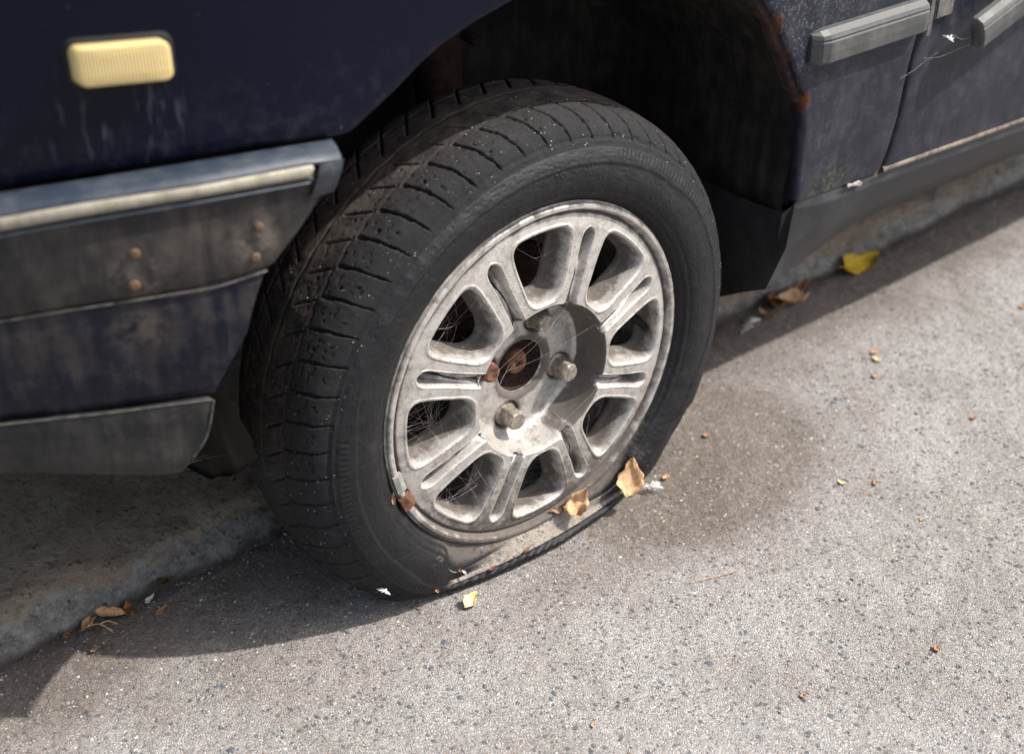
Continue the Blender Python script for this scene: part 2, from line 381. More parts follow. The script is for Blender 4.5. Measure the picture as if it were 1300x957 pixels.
G_l=m_simple('stone_light',(.32,.31,.30),(.46,.45,.43),.75,300); G_m=m_simple('stone_mid',(.17,.165,.16),(.28,.27,.255),.8,300)
G_d=m_simple('stone_dark',(.055,.062,.07),(.10,.11,.12),.75,300); G_b=m_simple('stone_brown',(.10,.065,.045),(.22,.15,.11),.85,300); G_w=m_simple('stone_white',(.55,.53,.50),(.70,.68,.66),.6,300)
stones('aggregate',34000,(-.6,1.5),(-.62,.2),.0007,.0018,[G_l,G_m,G_d,G_b,G_w],[.16,.50,.18,.15,.01],'small stones standing proud in the asphalt surface',sink=-.15)
stones('dark_chippings',900,(-.6,1.5),(-.62,.2),.0018,.0044,[G_d,G_m],[.7,.3],'larger dark stone chippings set in the asphalt',sink=-.45,flat=.45)
stones('grit',5200,(-.6,1.2),(-.25,.205),.0006,.0017,[G_b,G_m,G_w,G_l],[.66,.27,.005,.065],'brown grit lying round the wheel and along the kerb',sink=.5,
       dens=lambda x,y: np.clip(1-np.hypot((x-.15)/.45,(y-.03)/.2),0,1)+.9*(y>.165))

# ================================================================== far side of the road
def added_hedge():  # unseen row added to darken reflections in the car paint
    xs=np.linspace(-14,14,220); zs=np.r_[np.linspace(0,3.6,60)]
    X,Z=np.meshgrid(xs,zs); Y=-19+.5*fbm(X,Z,1.2,4,3)+.35*sstep(2.9,3.6,Z)*-2
    V=np.stack([X,Y,Z],-1).reshape(-1,3)
    back=V.copy(); back[:,1]=-21.5
    F=gridF(len(zs),len(xs)); n=len(V); top=[]
    m0=(len(zs)-1)*len(xs)
    for j in range(len(xs)-1): top.append((m0+j,m0+j+1,n+m0+j+1,n+m0+j))
    m=m_simple('hedge_leaves',(.018,.032,.010),(.05,.075,.02),.9,9,bump=.05,bs=14)
    o=mesh('added_hedge',np.concatenate([V,back]),np.concatenate([F,F+n,np.array(top)]),m)
    props(o,'long dark green row added unseen across the road to darken paint reflections','added_hedge')
added_hedge()
# ================================================================== car
car=empty('car'); props(car,'dark navy old car with a flat front tyre, parked against the kerb','car')
def Yb(x): x=np.asarray(x,float); return -.03+1.15*np.maximum(0,-.24-x)**2-1.0*np.maximum(0,-.62-x)**2*0
def Ys(x,z): return Yb(x)+.25*np.maximum(0,.49-np.asarray(z,float))**2
def on(P,off=0.): P=np.asarray(P,float); return np.stack([P[:,0],Ys(P[:,0],P[:,1])+off,P[:,1]],1)

# ---- front wing: inner boundary = bumper top, arch, rear foot; outer = bonnet line, door gap
inner=[(-.95,.545),(-.75,.552),(-.60,.556),(-.4787,.5592),(-.4299,.5633),(-.3628,.5656),(-.3037,.5636),(-.262,.5585),(-.2384,.5552),(-.2257,.5552),(-.2150,.5610),(-.2013,.5682),(-.1822,.5785),(-.1570,.5945),(-.1373,.6045),(-.1037,.6167),(-.0578,.6280)]
for a in (92,82,72,62): inner.append((.02+.372*math.cos(R(a))*1.0,.262+.368*math.sin(R(a))))
inner+=[(.215,.597),(.2525,.5649),(.2700,.546),(.2800,.5345),(.2870,.520),(.2950,.5087),(.3098,.4850),(.3190,.468),(.3260,.457),(.3345,.450),(.3372,.438),(.3352,.426),(.3392,.4115),(.3425,.3736),(.3476,.3240),(.3494,.3176)]
outer=[(-.95,.88),(-.75,.895),(-.5,.905),(-.2,.915),(.1,.92),(.3,.92),(.62,.92),(.60,.80),(.575,.65),(.555,.57),(.5319,.5098),(.5177,.4772),(.5115,.4400),(.5097,.4145),(.5090,.3759),(.5045,.3374),(.4965,.3105),(.4157,.3131),(.3600,.3172),(.3494,.3176)]
# matching key points so that the strips stay well shaped
ki=[0,9,19,25,31,len(inner)-1]; ko=[0,3,6,9,12,len(outer)-1]
ko=[0,3,5,7,10,16]
def seg_resample(P,keys,ns):
    out=[]
    for a,b,n in zip(keys[:-1],keys[1:],ns): out.append(resample(P[a:b+1],n+1)[:-1])
    out.append(np.array([P[keys[-1]]],float)); return np.concatenate(out)
ns=[90,60,50,50,60]
I=seg_resample(np.array(inner,float),ki,ns); O=seg_resample(np.array(outer[:17],float),ko,ns)
rows=[]
c0=np.array([.03,.25])
def inward(I,d):      # normal of the boundary towards the opening
    T=np.gradient(I,axis=0); T/=np.linalg.norm(T,axis=1)[:,None]; N=np.stack([T[:,1],-T[:,0]],1)
    return I+N*d
inn1=inward(I,.0015)
rows.append(np.stack([I[:,0],Ys(I[:,0],I[:,1])+.013,I[:,1]],1)+np.stack([inn1[:,0]-I[:,0],0*I[:,0],inn1[:,1]-I[:,1]],1)*0)
rows.append(np.stack([inn1[:,0],Ys(I[:,0],I[:,1])+.010,inn1[:,1]],1))
rows.append(np.stack([inn1[:,0],Ys(I[:,0],I[:,1])+.003,inn1[:,1]],1))
for t,off in ((0.0,.0012),(.010,.0002),(.03,0),(.08,0),(.18,0),(.32,0),(.5,0),(.7,0),(.85,0),(.97,0),(.99,.0003),(1.0,.0012)):
    Q=I*(1-t)+O*t; rows.append(np.stack([Q[:,0],Ys(Q[:,0],Q[:,1])+off,Q[:,1]],1))
rows.append(np.stack([O[:,0],Ys(O[:,0],O[:,1])+.014,O[:,1]],1))
V=np.concatenate(rows); mesh('front_wing',V,gridF(len(rows),len(I)),M_paint,car)
# rust-eaten return flange behind the arch edge
lip=np.array(inner[21:32]); lo=inward(lip,.0065)
loft('arch_lip',[np.stack([lip[:,0],Ys(lip[:,0],lip[:,1])+.007,lip[:,1]],1),np.stack([lo[:,0],Ys(lip[:,0],lip[:,1])+.010,lo[:,1]],1),np.stack([lo[:,0],Ys(lip[:,0],lip[:,1])+.022,lo[:,1]],1)],m_simple('arch_flange',(.006,.006,.006),(.050,.024,.014),.85,90,bump=.001),car,n=60,sub=3)
# ---- wheel-arch liner, inner wall
a=np.linspace(R(6),R(163),90)
rowsL=[]
for y,rr in ((-.012,.384),(.01,.388),(.05,.392),(.12,.392),(.20,.392),(.27,.388),(.30,.37)):
    P=[]
    for t in np.linspace(R(6),R(float(np.interp(y,[.0,.05,.10,.2],[163,175,191,194]))),90):
        r_=rr-.050*float(sstep(R(34),R(10),t)); xx=.015+r_*math.cos(t); zz=.255+r_*math.sin(t)
        yy=float(Ys(xx,zz))+.016+(y+.012)
        P.append((xx,yy,zz))
    rowsL.append(P)
ln=loft('wheel_arch_liner',rowsL,M_liner,car,n=180,sub=4,rs=False)
# ribs pressed in the liner
loft('arch_inner_wall',[[(-.5,.30,.2),(.55,.30,.2)],[(-.5,.30,.9),(.55,.30,.9)]],M_liner,car,n=8,sub=4,rs=False)
# lower rear flap of the liner, hanging to just above the ground line
fl=[[( .3494,-.020,.3176),(.345,.0,.30),(.335,.10,.30),(.33,.24,.30)],[(.340,-.022,.262),(.338,.0,.262),(.326,.10,.255),(.32,.24,.25)],[(.3405,.000,.200),(.331,.022,.190),(.320,.10,.150),(.31,.24,.115)]]
loft('liner_flap',fl,m_simple('flap_rubber',(.006,.006,.0065),(.016,.015,.014),.8,40,bump=.001,bs=120),car,n=40,sub=8)
M_splash=m_plastic('muddy_shield',(.010,.009,.008),(.018,.015,.012),.8,dirt=(.055,.042,.032),amt=.6,stain=False,spec=.2)
bt_=[(-.340,-.030,.290),(-.343,-.012,.274),(-.344,.002,.262),(-.334,.030,.240),(-.322,.055,.220),(-.313,.076,.203),(-.311,.103,.186),(-.311,.14,.165),(-.311,.285,.13)]
loft('splash_shield',[[(x_-.034,y_-.004,.45) for x_,y_,_ in bt_],[(x_-.018,y_-.002,.36) for x_,y_,_ in bt_],[(x_-.004,y_,z_+.03) for x_,y_,z_ in bt_],bt_,[(x_-.006,y_,z_-.001) for x_,y_,z_ in bt_]],M_splash,car,n=60,sub=5)
# ---- sill and its front foot
sb=[(0.3413,0.0040,0.1959),(0.3592,0.0120,0.1913),(0.3852,0.0220,0.1875),(0.4215,0.0340,0.1806),(0.4585,0.0450,0.1765),(0.5107,0.0580,0.1737),(0.5529,0.0670,0.1732),(0.6126,0.0740,0.1755),(0.7080,0.0790,0.1698),(0.8464,0.0790,0.1658),(1.0055,0.0790,0.1604),(1.06,.079,.160),(1.8,.075,.16),(3.3,.07,.16)]
st=[(.3494,-.0215,.3165),(.4157,-.0215,.3118),(.47,-.0213,.3085),(.5098,-.0213,.3065),(.5650,-.0214,.3040),(.6797,-.0208,.2980),(.8040,-.0203,.2915),(.93,-.0203,.2875),(1.8,-.02,.285),(3.3,-.02,.285)]
sb=np.array(sb); st=np.array(st); xq=np.r_[.3494,.357,.366,.385,.41,.44,.47,np.array(sb)[7:,0]]; st=np.stack([xq,np.interp(xq,st[:,0],st[:,1]),np.interp(xq,st[:,0],st[:,2])],1)
def between(a,b,t,dy=0): return a*(1-t)+b*t+np.array([0,dy,0])
rws=[st+np.array([0,.014,.002]),st+np.array([0,.0035,.0]),st+np.array([0,.0015,-.003]),between(st,sb,.06,-.0035),between(st,sb,.10,-.0075),between(st,sb,.18,-.010),between(st,sb,.45,-.015),between(st,sb,.55,-.013),between(st,sb,.62,-.008),between(st,sb,.80,-.003),between(st,sb,.94,-.001),sb,sb+np.array([0.004,.012,.002]),sb+np.array([.01,.12,.02])]
fr_=np.array([(0.3507,-0.0215,0.3168),(0.3367,-0.0120,0.3001),(0.3398,-0.0100,0.2698),(0.3386,-0.0060,0.2465),(0.3405,-0.0020,0.2289),(0.3413,0.0040,0.1959)])
for q_,rw in enumerate(rws[1:-2]):
    tq=np.clip((rws[1][0,2]-rw[0,2])/(rws[1][0,2]-sb[0,2]),0,1); tgt=np.array([np.interp(tq,[0,.2,.42,.62,.78,1],fr_[:,k_]) for k_ in range(3)]); dlt=tgt-rw[0]
    for c_,wv_ in ((0,1.),(1,.75),(2,.45),(3,.2)): rw[c_]+=dlt*wv_
loft('sill',rws,M_sill,car,n=160,sub=3,rs=False)
# ---- door
def panel(name,L,B,Rr,T,mat,parent,nu=60,nv=40,sign=1):
    pass
gap=[(.645,.92),(.605,.80),(.580,.65),(.560,.57),(.5369,.5098),(.5227,.4772),(.5165,.4400),(.5147,.4145),(.5140,.3759),(.5095,.3374),(.5020,.3100)]
G=resample(np.array(gap,float),70,True)
botz=lambda x: np.interp(x,[.5,.565,.68,.804,1.3,2],[.3095,.3065,.3005,.2945,.29,.29])
rowsD=[]
Rx=1.62
for t,off in ((0,.016),(0,.0015),(.002,.0003),(.006,0),(.05,0),(.12,0),(.25,0),(.45,0),(.7,0),(.995,0),(1,.002),(1,.015)):
    P=[]
    for gx,gz in G:
        x=gx*(1-t)+Rx*t
        v=(gz-.31)/.61; zb=float(botz(x)); z=zb+(.92-zb)*v
        P.append((x,float(Ys(x,z))+off,z))
    rowsD.append(P)
door=loft('front_door',rowsD,M_paint,car,n=90,sub=[1,1,1,4,4,4,6,6,6,1,1],rs=False)
# folded hem under the door
hx=np.linspace(.503,1.6,80)
loft('door_hem',[[(x,float(Ys(x,botz(x)))+d,botz(x)+e) for x in hx] for d,e in ((.001,.006),(-.0016,.0045),(-.0022,.001),(-.0008,-.0012),(.006,-.001))],m_simple('hem_dirt',(.06,.05,.045),(.20,.165,.13),.85,60),door,n=80,rs=False)
# black sheet standing in for the shade inside the door gap
loft('gap_shadow_panel',[[(g[0]-.02,float(Ys(g[0],g[1]))+.013,g[1]) for g in G],[(g[0]+.025,float(Ys(g[0],g[1]))+.013,g[1]) for g in G]],M_black,car,n=40,rs=False)
# ---- rubbing strips
def strip_profile():   # (off outward, z) of the strip section: bevelled top, ridge, face
    return np.array([(0,.0195),(.006,.0190),(.0125,.0145),(.0145,.0105),(.0138,.0085),(.0150,.0065),(.0155,-.004),(.0145,-.0145),(.011,-.0175),(.0,-.0185)])
def strip(name,p0,p1,lead,parent,endcap=.010):
    p0=np.array(p0,float); p1=np.array(p1,float); pr=strip_profile(); n=len(pr)
    d=(p1-p0); L=np.linalg.norm(d); d/=L
    zz=np.array([0,0,1.])-d*d[2]; zz/=np.linalg.norm(zz); out=np.cross(d,zz); 
    if out[1]>0: out=-out
    V=[];ts=[(0,.25,.8),(lead*.5,.8,.95),(lead,1,1),(L*.3,1,1),(L*.6,1,1),(L-endcap,1,1),(L-endcap*.3,.95,.99),(L,.7,.95)]
    for t,a,b in ts:
        for o,z in pr: V.append(p0+d*t+out*(o*a)+zz*(z*b))
    F=[(i*n+k,i*n+k+1,(i+1)*n+k+1,(i+1)*n+k) for i in range(len(ts)-1) for k in range(n-1)]
    F+= [tuple(range(n)),tuple((len(ts)-1)*n+k for k in range(n-1,-1,-1))]
    return mesh(name,V,F,M_strip,parent,smooth=False)
s1=strip('rubbing_strip',(.328,-.0300,.4985),(.515,-.0300,.4975),.018,car)
s1['label']='short grey rubbing strip on the wing'
s2=strip('rubbing_strip',(.588,-.052,.4650),(1.03,-.045,.588),.004,door)
s2['label']='grey rubbing strip sagging loose at its front end'
# clip holder and dirt where the door strip came away
cl=bmesh.new()
for (x0,x1,z0,z1,d) in ((.522,.533,.470,.530,.007),(.538,.57,.487,.512,.006),(.545,.60,.515,.560,.008)):
    r=bmesh.ops.create_cube(cl,size=1,matrix=Matrix.Translation(((x0+x1)/2,-.03-d/2,(z0+z1)/2))@Matrix.Diagonal((x1-x0,d,z1-z0,1)))
bmesh.ops.bevel(cl,geom=cl.edges[:],offset=.002,segments=2,affect='EDGES')
bmobj('strip_clip',cl,m_simple('clip_grey',(.05,.048,.045),(.13,.12,.11),.7,80),door)
# ---- front bumper
bt=[(-.95,.30,.548),(-.75,.19,.550),(-.60,.10,.552),(-.4801,.0343,.5546),(-.4312,.0101,.5585),(-.3642,-.0142,.5605),(-.3051,-.0271,.5590),(-.268,-.0305,.5560),(-.2463,-.0319,.5541)]
tt=[(-.97,.27,.544),(-.77,.17,.545),(-.61,.075,.547),(-.4900,.0120,.5489),(-.4423,-.0129,.5545),(-.3654,-.0419,.5560),(-.2789,-.0582,.5540),(-.264,-.0585,.5515),(-.2530,-.0560,.5480)]
tb=[(-.97,.271,.532),(-.77,.171,.533),(-.61,.076,.535),(-.4920,.0131,.5368),(-.4441,-.0121,.5425),(-.3668,-.0415,.5450),(-.2839,-.0577,.5421),(-.269,-.0585,.5385),(-.2590,-.0560,.5360)]
lp=[(-.97,.271,.529),(-.77,.171,.530),(-.61,.0765,.532),(-.4925,.0134,.5338),(-.4445,-.0118,.5394),(-.3671,-.0413,.5420),(-.2860,-.0576,.5391),(-.272,-.0585,.5340),(-.2630,-.0560,.5315)]
pb=[(-.99,.275,.458),(-.78,.175,.460),(-.62,.085,.462),(-.5029,.0236,.4637),(-.4635,.0015,.4678),(-.4196,-.0188,.4695),(-.3787,-.0338,.4690),(-.3444,-.0434,.4710),(-.3195,-.0484,.4745)]
bt,tt,tb,lp,pb=map(np.array,(bt,tt,tb,lp,pb))
bump=loft('bumper',[bt+[0,.03,-.01],bt+[0,.002,-.0005],bt+[0,-.002,.0003],bt*.6+tt*.4+[0,-.001,.0022],bt*.2+tt*.8+[0,-.0012,.0014],tt+[0,-.0002,-.0005],tt+[0,.0035,-.002],
  tb+[0,.0035,.002],tb+[0,-.0005,.0005],lp+[0,-.0008,0],lp+[0,.0015,-.002],lp*.9+pb*.1+[0,.002,0],lp*.5+pb*.5+[0,-.0015,0],pb*.92+lp*.08+[0,-.0012,0],pb+[0,.0015,0],pb+[0,.012,.001]],M_plast,car,n=160,sub=2,rs=False)
# ledge over the bumper top, sky sheen put into its blue-grey colour
loft('bumper_ledge',[bt+[0,-.001,.0012],bt*.6+tt*.4+[0,-.0015,.0036],bt*.2+tt*.8+[0,-.0018,.0028],tt+[0,-.0012,.0002],tt+[0,-.0007,-.0022]],M_ledge,bump,n=160,sub=3,rs=False)
M_corner=m_plastic('worn_corner',(.006,.009,.014),(.012,.016,.024),.45,dirt=(.16,.15,.14),amt=.45,stain=False)
# end cap of the bumper wing (worn blue corner)
ec=resample(np.array([tt[-2]+[-.010,0,0],tt[-1]+[.0015,0,.001]]),10)
ec2=resample(np.array([tb[-2]+[-.012,0,-.002],tb[-1]+[.0008,0,-.001]]),10)
loft('bumper_corner',[ec+[0,-.0016,0],ec*.5+ec2*.5+[0,-.0035,0],ec2+[0,-.0018,-.004],ec2+[-.002,0.002,-.012]],M_corner,bump,n=10,sub=4,rs=False)
k=7
tr_t,tr_b=resample(tt[:k+1][:7].tolist()+[(-.2800,-.0582,.5538)],140),resample(tb[:7].tolist()+[(-.2830,-.0578,.5420)],140)
loft('trim_strip',[tr_t+[0,.004,-.0012],tr_t+[0,-.0010,-.0012],tr_t+[0,-.0034,-.0035],tr_b+[0,-.0034,.0030],tr_b+[0,-.0010,.0006],tr_b+[0,.004,.0006]],M_trim,bump,n=140,sub=2,rs=False)
loft('trim_lower_bead',[tr_b+[-.0008,.003,-.0022],tr_b+[-.0008,-.0022,-.0026],tr_b+[-.0008,-.0026,-.0036],tr_b+[-.0008,.002,-.0046]],M_ledge,bump,n=140,rs=False)
# jagged rear edge return (thickness)
edge=np.array([tt[-1],lp[-1],(-.2768,-.0484-.007,.5187),(-.2975,-.052,.4955),pb[-1]])
vb=[(-1.0,.27,.363),(-.8,.18,.364),(-.64,.11,.365),(-.5165,.0360,.3735),(-.4458,-.0032,.3745),(-.4120,-.0179,.3736),(-.3701,-.0325,.3715)]
vt=[(-.99,.275,.459),(-.78,.177,.461),(-.62,.087,.463),(-.5029,.0256,.4645),(-.4635,.0035,.4686),(-.4196,-.0168,.4703),(-.3600,-.0390,.4705),(-.3215,-.0474,.4750)]
vt=resample(vt,90); vb_=resample(vb,90); vm=vt*.5+vb_*.5; vm[:,0]+=np.linspace(0,.004,90); vm[:,1]-=.004
val=loft('valance',[vt+[0,.004,.004],vt,vt*.75+vb_*.25+[0,-.003,0],vm,vt*.25+vb_*.75+[0,-.003,0],vb_+[0,.0005,.002],vb_+[0,.004,.0005],vb_+[0,.02,0]],M_val,car,n=120,sub=3,rs=False)
lt=np.array(vb)+[0,-.002,-.0015]; lt[-1]+=[-.004,0,0]
lb=np.array([(-1.0,.275,.312),(-.8,.19,.312),(-.64,.11,.318),(-.5244,.0410,.3254),(-.4636,.0056,.3155),(-.4220,-.0140,.3058),(-.4020,-.0215,.3040)])
lt=resample(lt,90); lb=resample(lb,90)
ltx=np.linspace(0,1,90)
lm=lt*.5+lb*.5+np.stack([.006*sstep(.9,1,ltx),-.004+0*ltx,0*ltx],1)
M_lipw=M_lip
loft('lower_lip',[lt+[0,.012,.0],lt+[0,.002,.0005],lt+[0,-.001,-.001],lt*.8+lb*.2+[0,-.003,0],lm,lt*.15+lb*.85+[0,-.003,0],lb+[0,0,0],lb+[0,.008,-.002],lb+[0,.06,0.004]],M_lip,car,n=120,sub=3,rs=False)
M_edge=m_simple('worn_dusty_edge',(.03,.027,.024),(.10,.088,.076),.85,120)
ee=resample(lb,90)[-8:]; et=resample(lt,90)[-8:]
pe=np.array([lt[-1]+[.0005,-.002,0],(lt[-1]*.5+lb[-1]*.5)+[.0065,-.004,0],(lt[-1]*.2+lb[-1]*.8)+[.002,-.003,0]])
tube('lip_edge',resample(pe,20,True),.0010,M_edge,bump,8)  # pale dusty bead painted in as the highlight on the lip edge
cr=resample(vt,120)[78:]; tube('panel_edge',cr+np.array([0,-.0022,-.0016]),.0008,M_edge,bump,6)
cr=resample(lt,120)[10:]; tube('lip_top_edge',cr+np.array([0,-.0012,.0002]),.0007,M_edge,bump,6)
def dome(name,c,nrm,r,h,mat,parent,slot=True):
    c=Vector(c); q=Vector(nrm).to_track_quat('Z','Y'); V=[];F=[]; seg=16
    rings=[(1.25,0.0),(1.22,.12),(1.0,.2),(.95,.55),(.72,.85),(.35,1.0)]
    for a_,b_ in rings:
        for k in range(seg):
            t=2*PI*k/seg; V.append(c+q@Vector((r*a_*math.cos(t),r*a_*math.sin(t),h*b_)))
    V.append(c+q@Vector((0,0,h*.72 if slot else h)))
    n=len(rings)
    for i in range(n-1):
        for k in range(seg): F.append((i*seg+k,i*seg+(k+1)%seg,(i+1)*seg+(k+1)%seg,(i+1)*seg+k))
    for k in range(seg): F.append(((n-1)*seg+k,(n-1)*seg+(k+1)%seg,n*seg))
    return mesh(name,V,F,mat,parent)
M_screw=m_simple('screw_brass_rust',(.05,.030,.018),(.13,.080,.046),.75,400,metal=.3)
for (x,y,z),s in (((-.3254,-.0520,.5120),1.),((-.3303,-.0508,.4874),1.),((-.4134,-.0262,.5082),1.1),((-.4168,-.0246,.4828),1.1)):
    dome('screw',(x,y+.001,z),(-.25,-1,.1),.0034*s,.0020,M_screw,bump)
# ---- side repeater
rp=empty('unused'); bpy.data.objects.remove(rp)
def rbox(name,cx,cz,w_,h_,d0,d1,mat,parent,rad=.006,bul=.0,skew=0.,y0=None,tilt=0.):
    # rounded-rect box standing out of the curved wing
    seg=10; pts=[]
    for (sx,sz,a0) in ((1,1,0),(-1,1,90),(-1,-1,180),(1,-1,270)):
        for k in range(seg+1):
            t=R(a0+90*k/seg); pts.append((sx*(w_/2-rad)+rad*math.cos(t),sz*(h_/2-rad)+rad*math.sin(t)))
    pts=np.array(pts); n=len(pts); V=[];F=[]
    layers=[(1,d0),(1,d1-.0040),(.985,d1-.0016),(.955,d1-.0004),(.9,d1),(.6,d1+bul*.6),(.3,d1+bul*.9)]
    for s,d in layers:
        for px,pz in pts:
            x=cx+px*s; z=cz+pz*s+skew*px*s; V.append((x,float(Yb(x))-d,z))
    V.append((cx,float(Yb(cx))-d1-bul,cz))
    for i in range(len(layers)-1):
        for k in range(n): F.append((i*n+k,i*n+(k+1)%n,(i+1)*n+(k+1)%n,(i+1)*n+k))
    for k in range(n): F.append(((len(layers)-1)*n+k,(len(layers)-1)*n+(k+1)%n,len(V)-1))
    return mesh(name,V,F,mat,parent)
bz=rbox('side_repeater',-.3915,.6435,.069,.0355,-.002,.0030,M_black,car,.008,skew=-.03)
rbox('repeater_lens',-.3935,.6432,.0610,.0285,.001,.0125,M_lens,bz,.006,bul=.0003,skew=-.03)
# ---- rest of the body (mostly outside the frame)
xs=[-.95,-.75,-.5,-.2,.1,.3,.62]; zt=[.88,.895,.905,.915,.92,.92,.92]
e=np.array([(x,float(Ys(x,z)),z) for x,z in zip(xs,zt)]); far=e.copy(); far[:,1]=1.57-(far[:,1]+.03)
bon=[e+[0,.014,0],e+[0,.03,.012],e*.8+far*.2+[0,0,.035],e*.5+far*.5+[0,0,.05],e*.2+far*.8+[0,0,.035],far,far*[1,1,0]+[0,0,.3]]
loft('bonnet',bon,M_paint,car,n=40,sub=4,rs=False)
loft('rear_side_panel',[[(x,float(Ys(x,z)),z) for x in np.linspace(1.626,3.35,20)] for z in (.29,.4,.5,.7,.92)],M_paint,car,n=20,sub=2,rs=False)
gh=[[(.45,.03,.92),(.95,.12,1.34),(2.3,.12,1.36),(3.2,.03,.94)],[(.45,.03,.925),(.95,.2,1.38),(2.3,.2,1.40),(3.2,.03,.945)],[(.45,1.51,.925),(.95,1.34,1.38),(2.3,1.34,1.40),(3.2,1.51,.945)],[(.45,1.51,.92),(.95,1.42,1.34),(2.3,1.42,1.36),(3.2,1.51,.94)]]
loft('roof',gh,M_paint,car,n=4,sub=1,rs=False,smooth=False)
loft('side_windows',[[(.47,-.01,.922),(3.2,-.01,.922)],[(.97,.115,1.335),(2.3,.115,1.355)]],M_glass,car,n=8,sub=2,rs=False)
loft('rear_panel',[[(3.35,-.02,.25),(3.35,1.55,.25)],[(3.38,-.02,.6),(3.38,1.55,.6)],[(3.2,0,.94),(3.2,1.54,.94)]],M_paint,car,n=6,sub=2,rs=False)
loft('far_side_panel',[[(-1,1.3,.3),(3.35,1.57,.3)],[(-1,1.3,.9),(3.35,1.57,.94)]],M_paint,car,n=20,sub=2,rs=False)
loft('underbody',[[(.33,.10,.225),(3.35,.10,.225)],[(.33,1.5,.225),(3.35,1.5,.225)]],M_black,car,n=6,rs=False)
loft('front_underbody',[[(-1.0,.30,.30),(-.6,.16,.315),(-.39,.06,.30)],[(-1.0,1.5,.30),(-.6,1.5,.30),(-.39,1.5,.28)]],M_black,car,n=8,rs=False)
loft('front_underbody',[[(-.39,.30,.28),(.34,.30,.25)],[(-.39,1.5,.28),(.34,1.5,.25)]],M_black,car,n=6,rs=False)
# moss and flaking filler on the foot of the wing
bmf=bmesh.new()
for (x,z,sx,sz) in ((.452,.3100,.007,.0022),(.440,.3112,.005,.0013),(.459,.307,.003,.003)):
    bmesh.ops.create_icosphere(bmf,subdivisions=2,radius=1,matrix=Matrix.Translation((x,-.0235,z))@Matrix.Diagonal((sx,.0022,sz,1)))
for v in bmf.verts: v.co+=Vector((random.uniform(-1,1),random.uniform(-.4,.4),random.uniform(-1,1)))*.0012
bmobj('flaking_filler',bmf,m_simple('filler',(.22,.21,.19),(.36,.34,.31),.8),car)

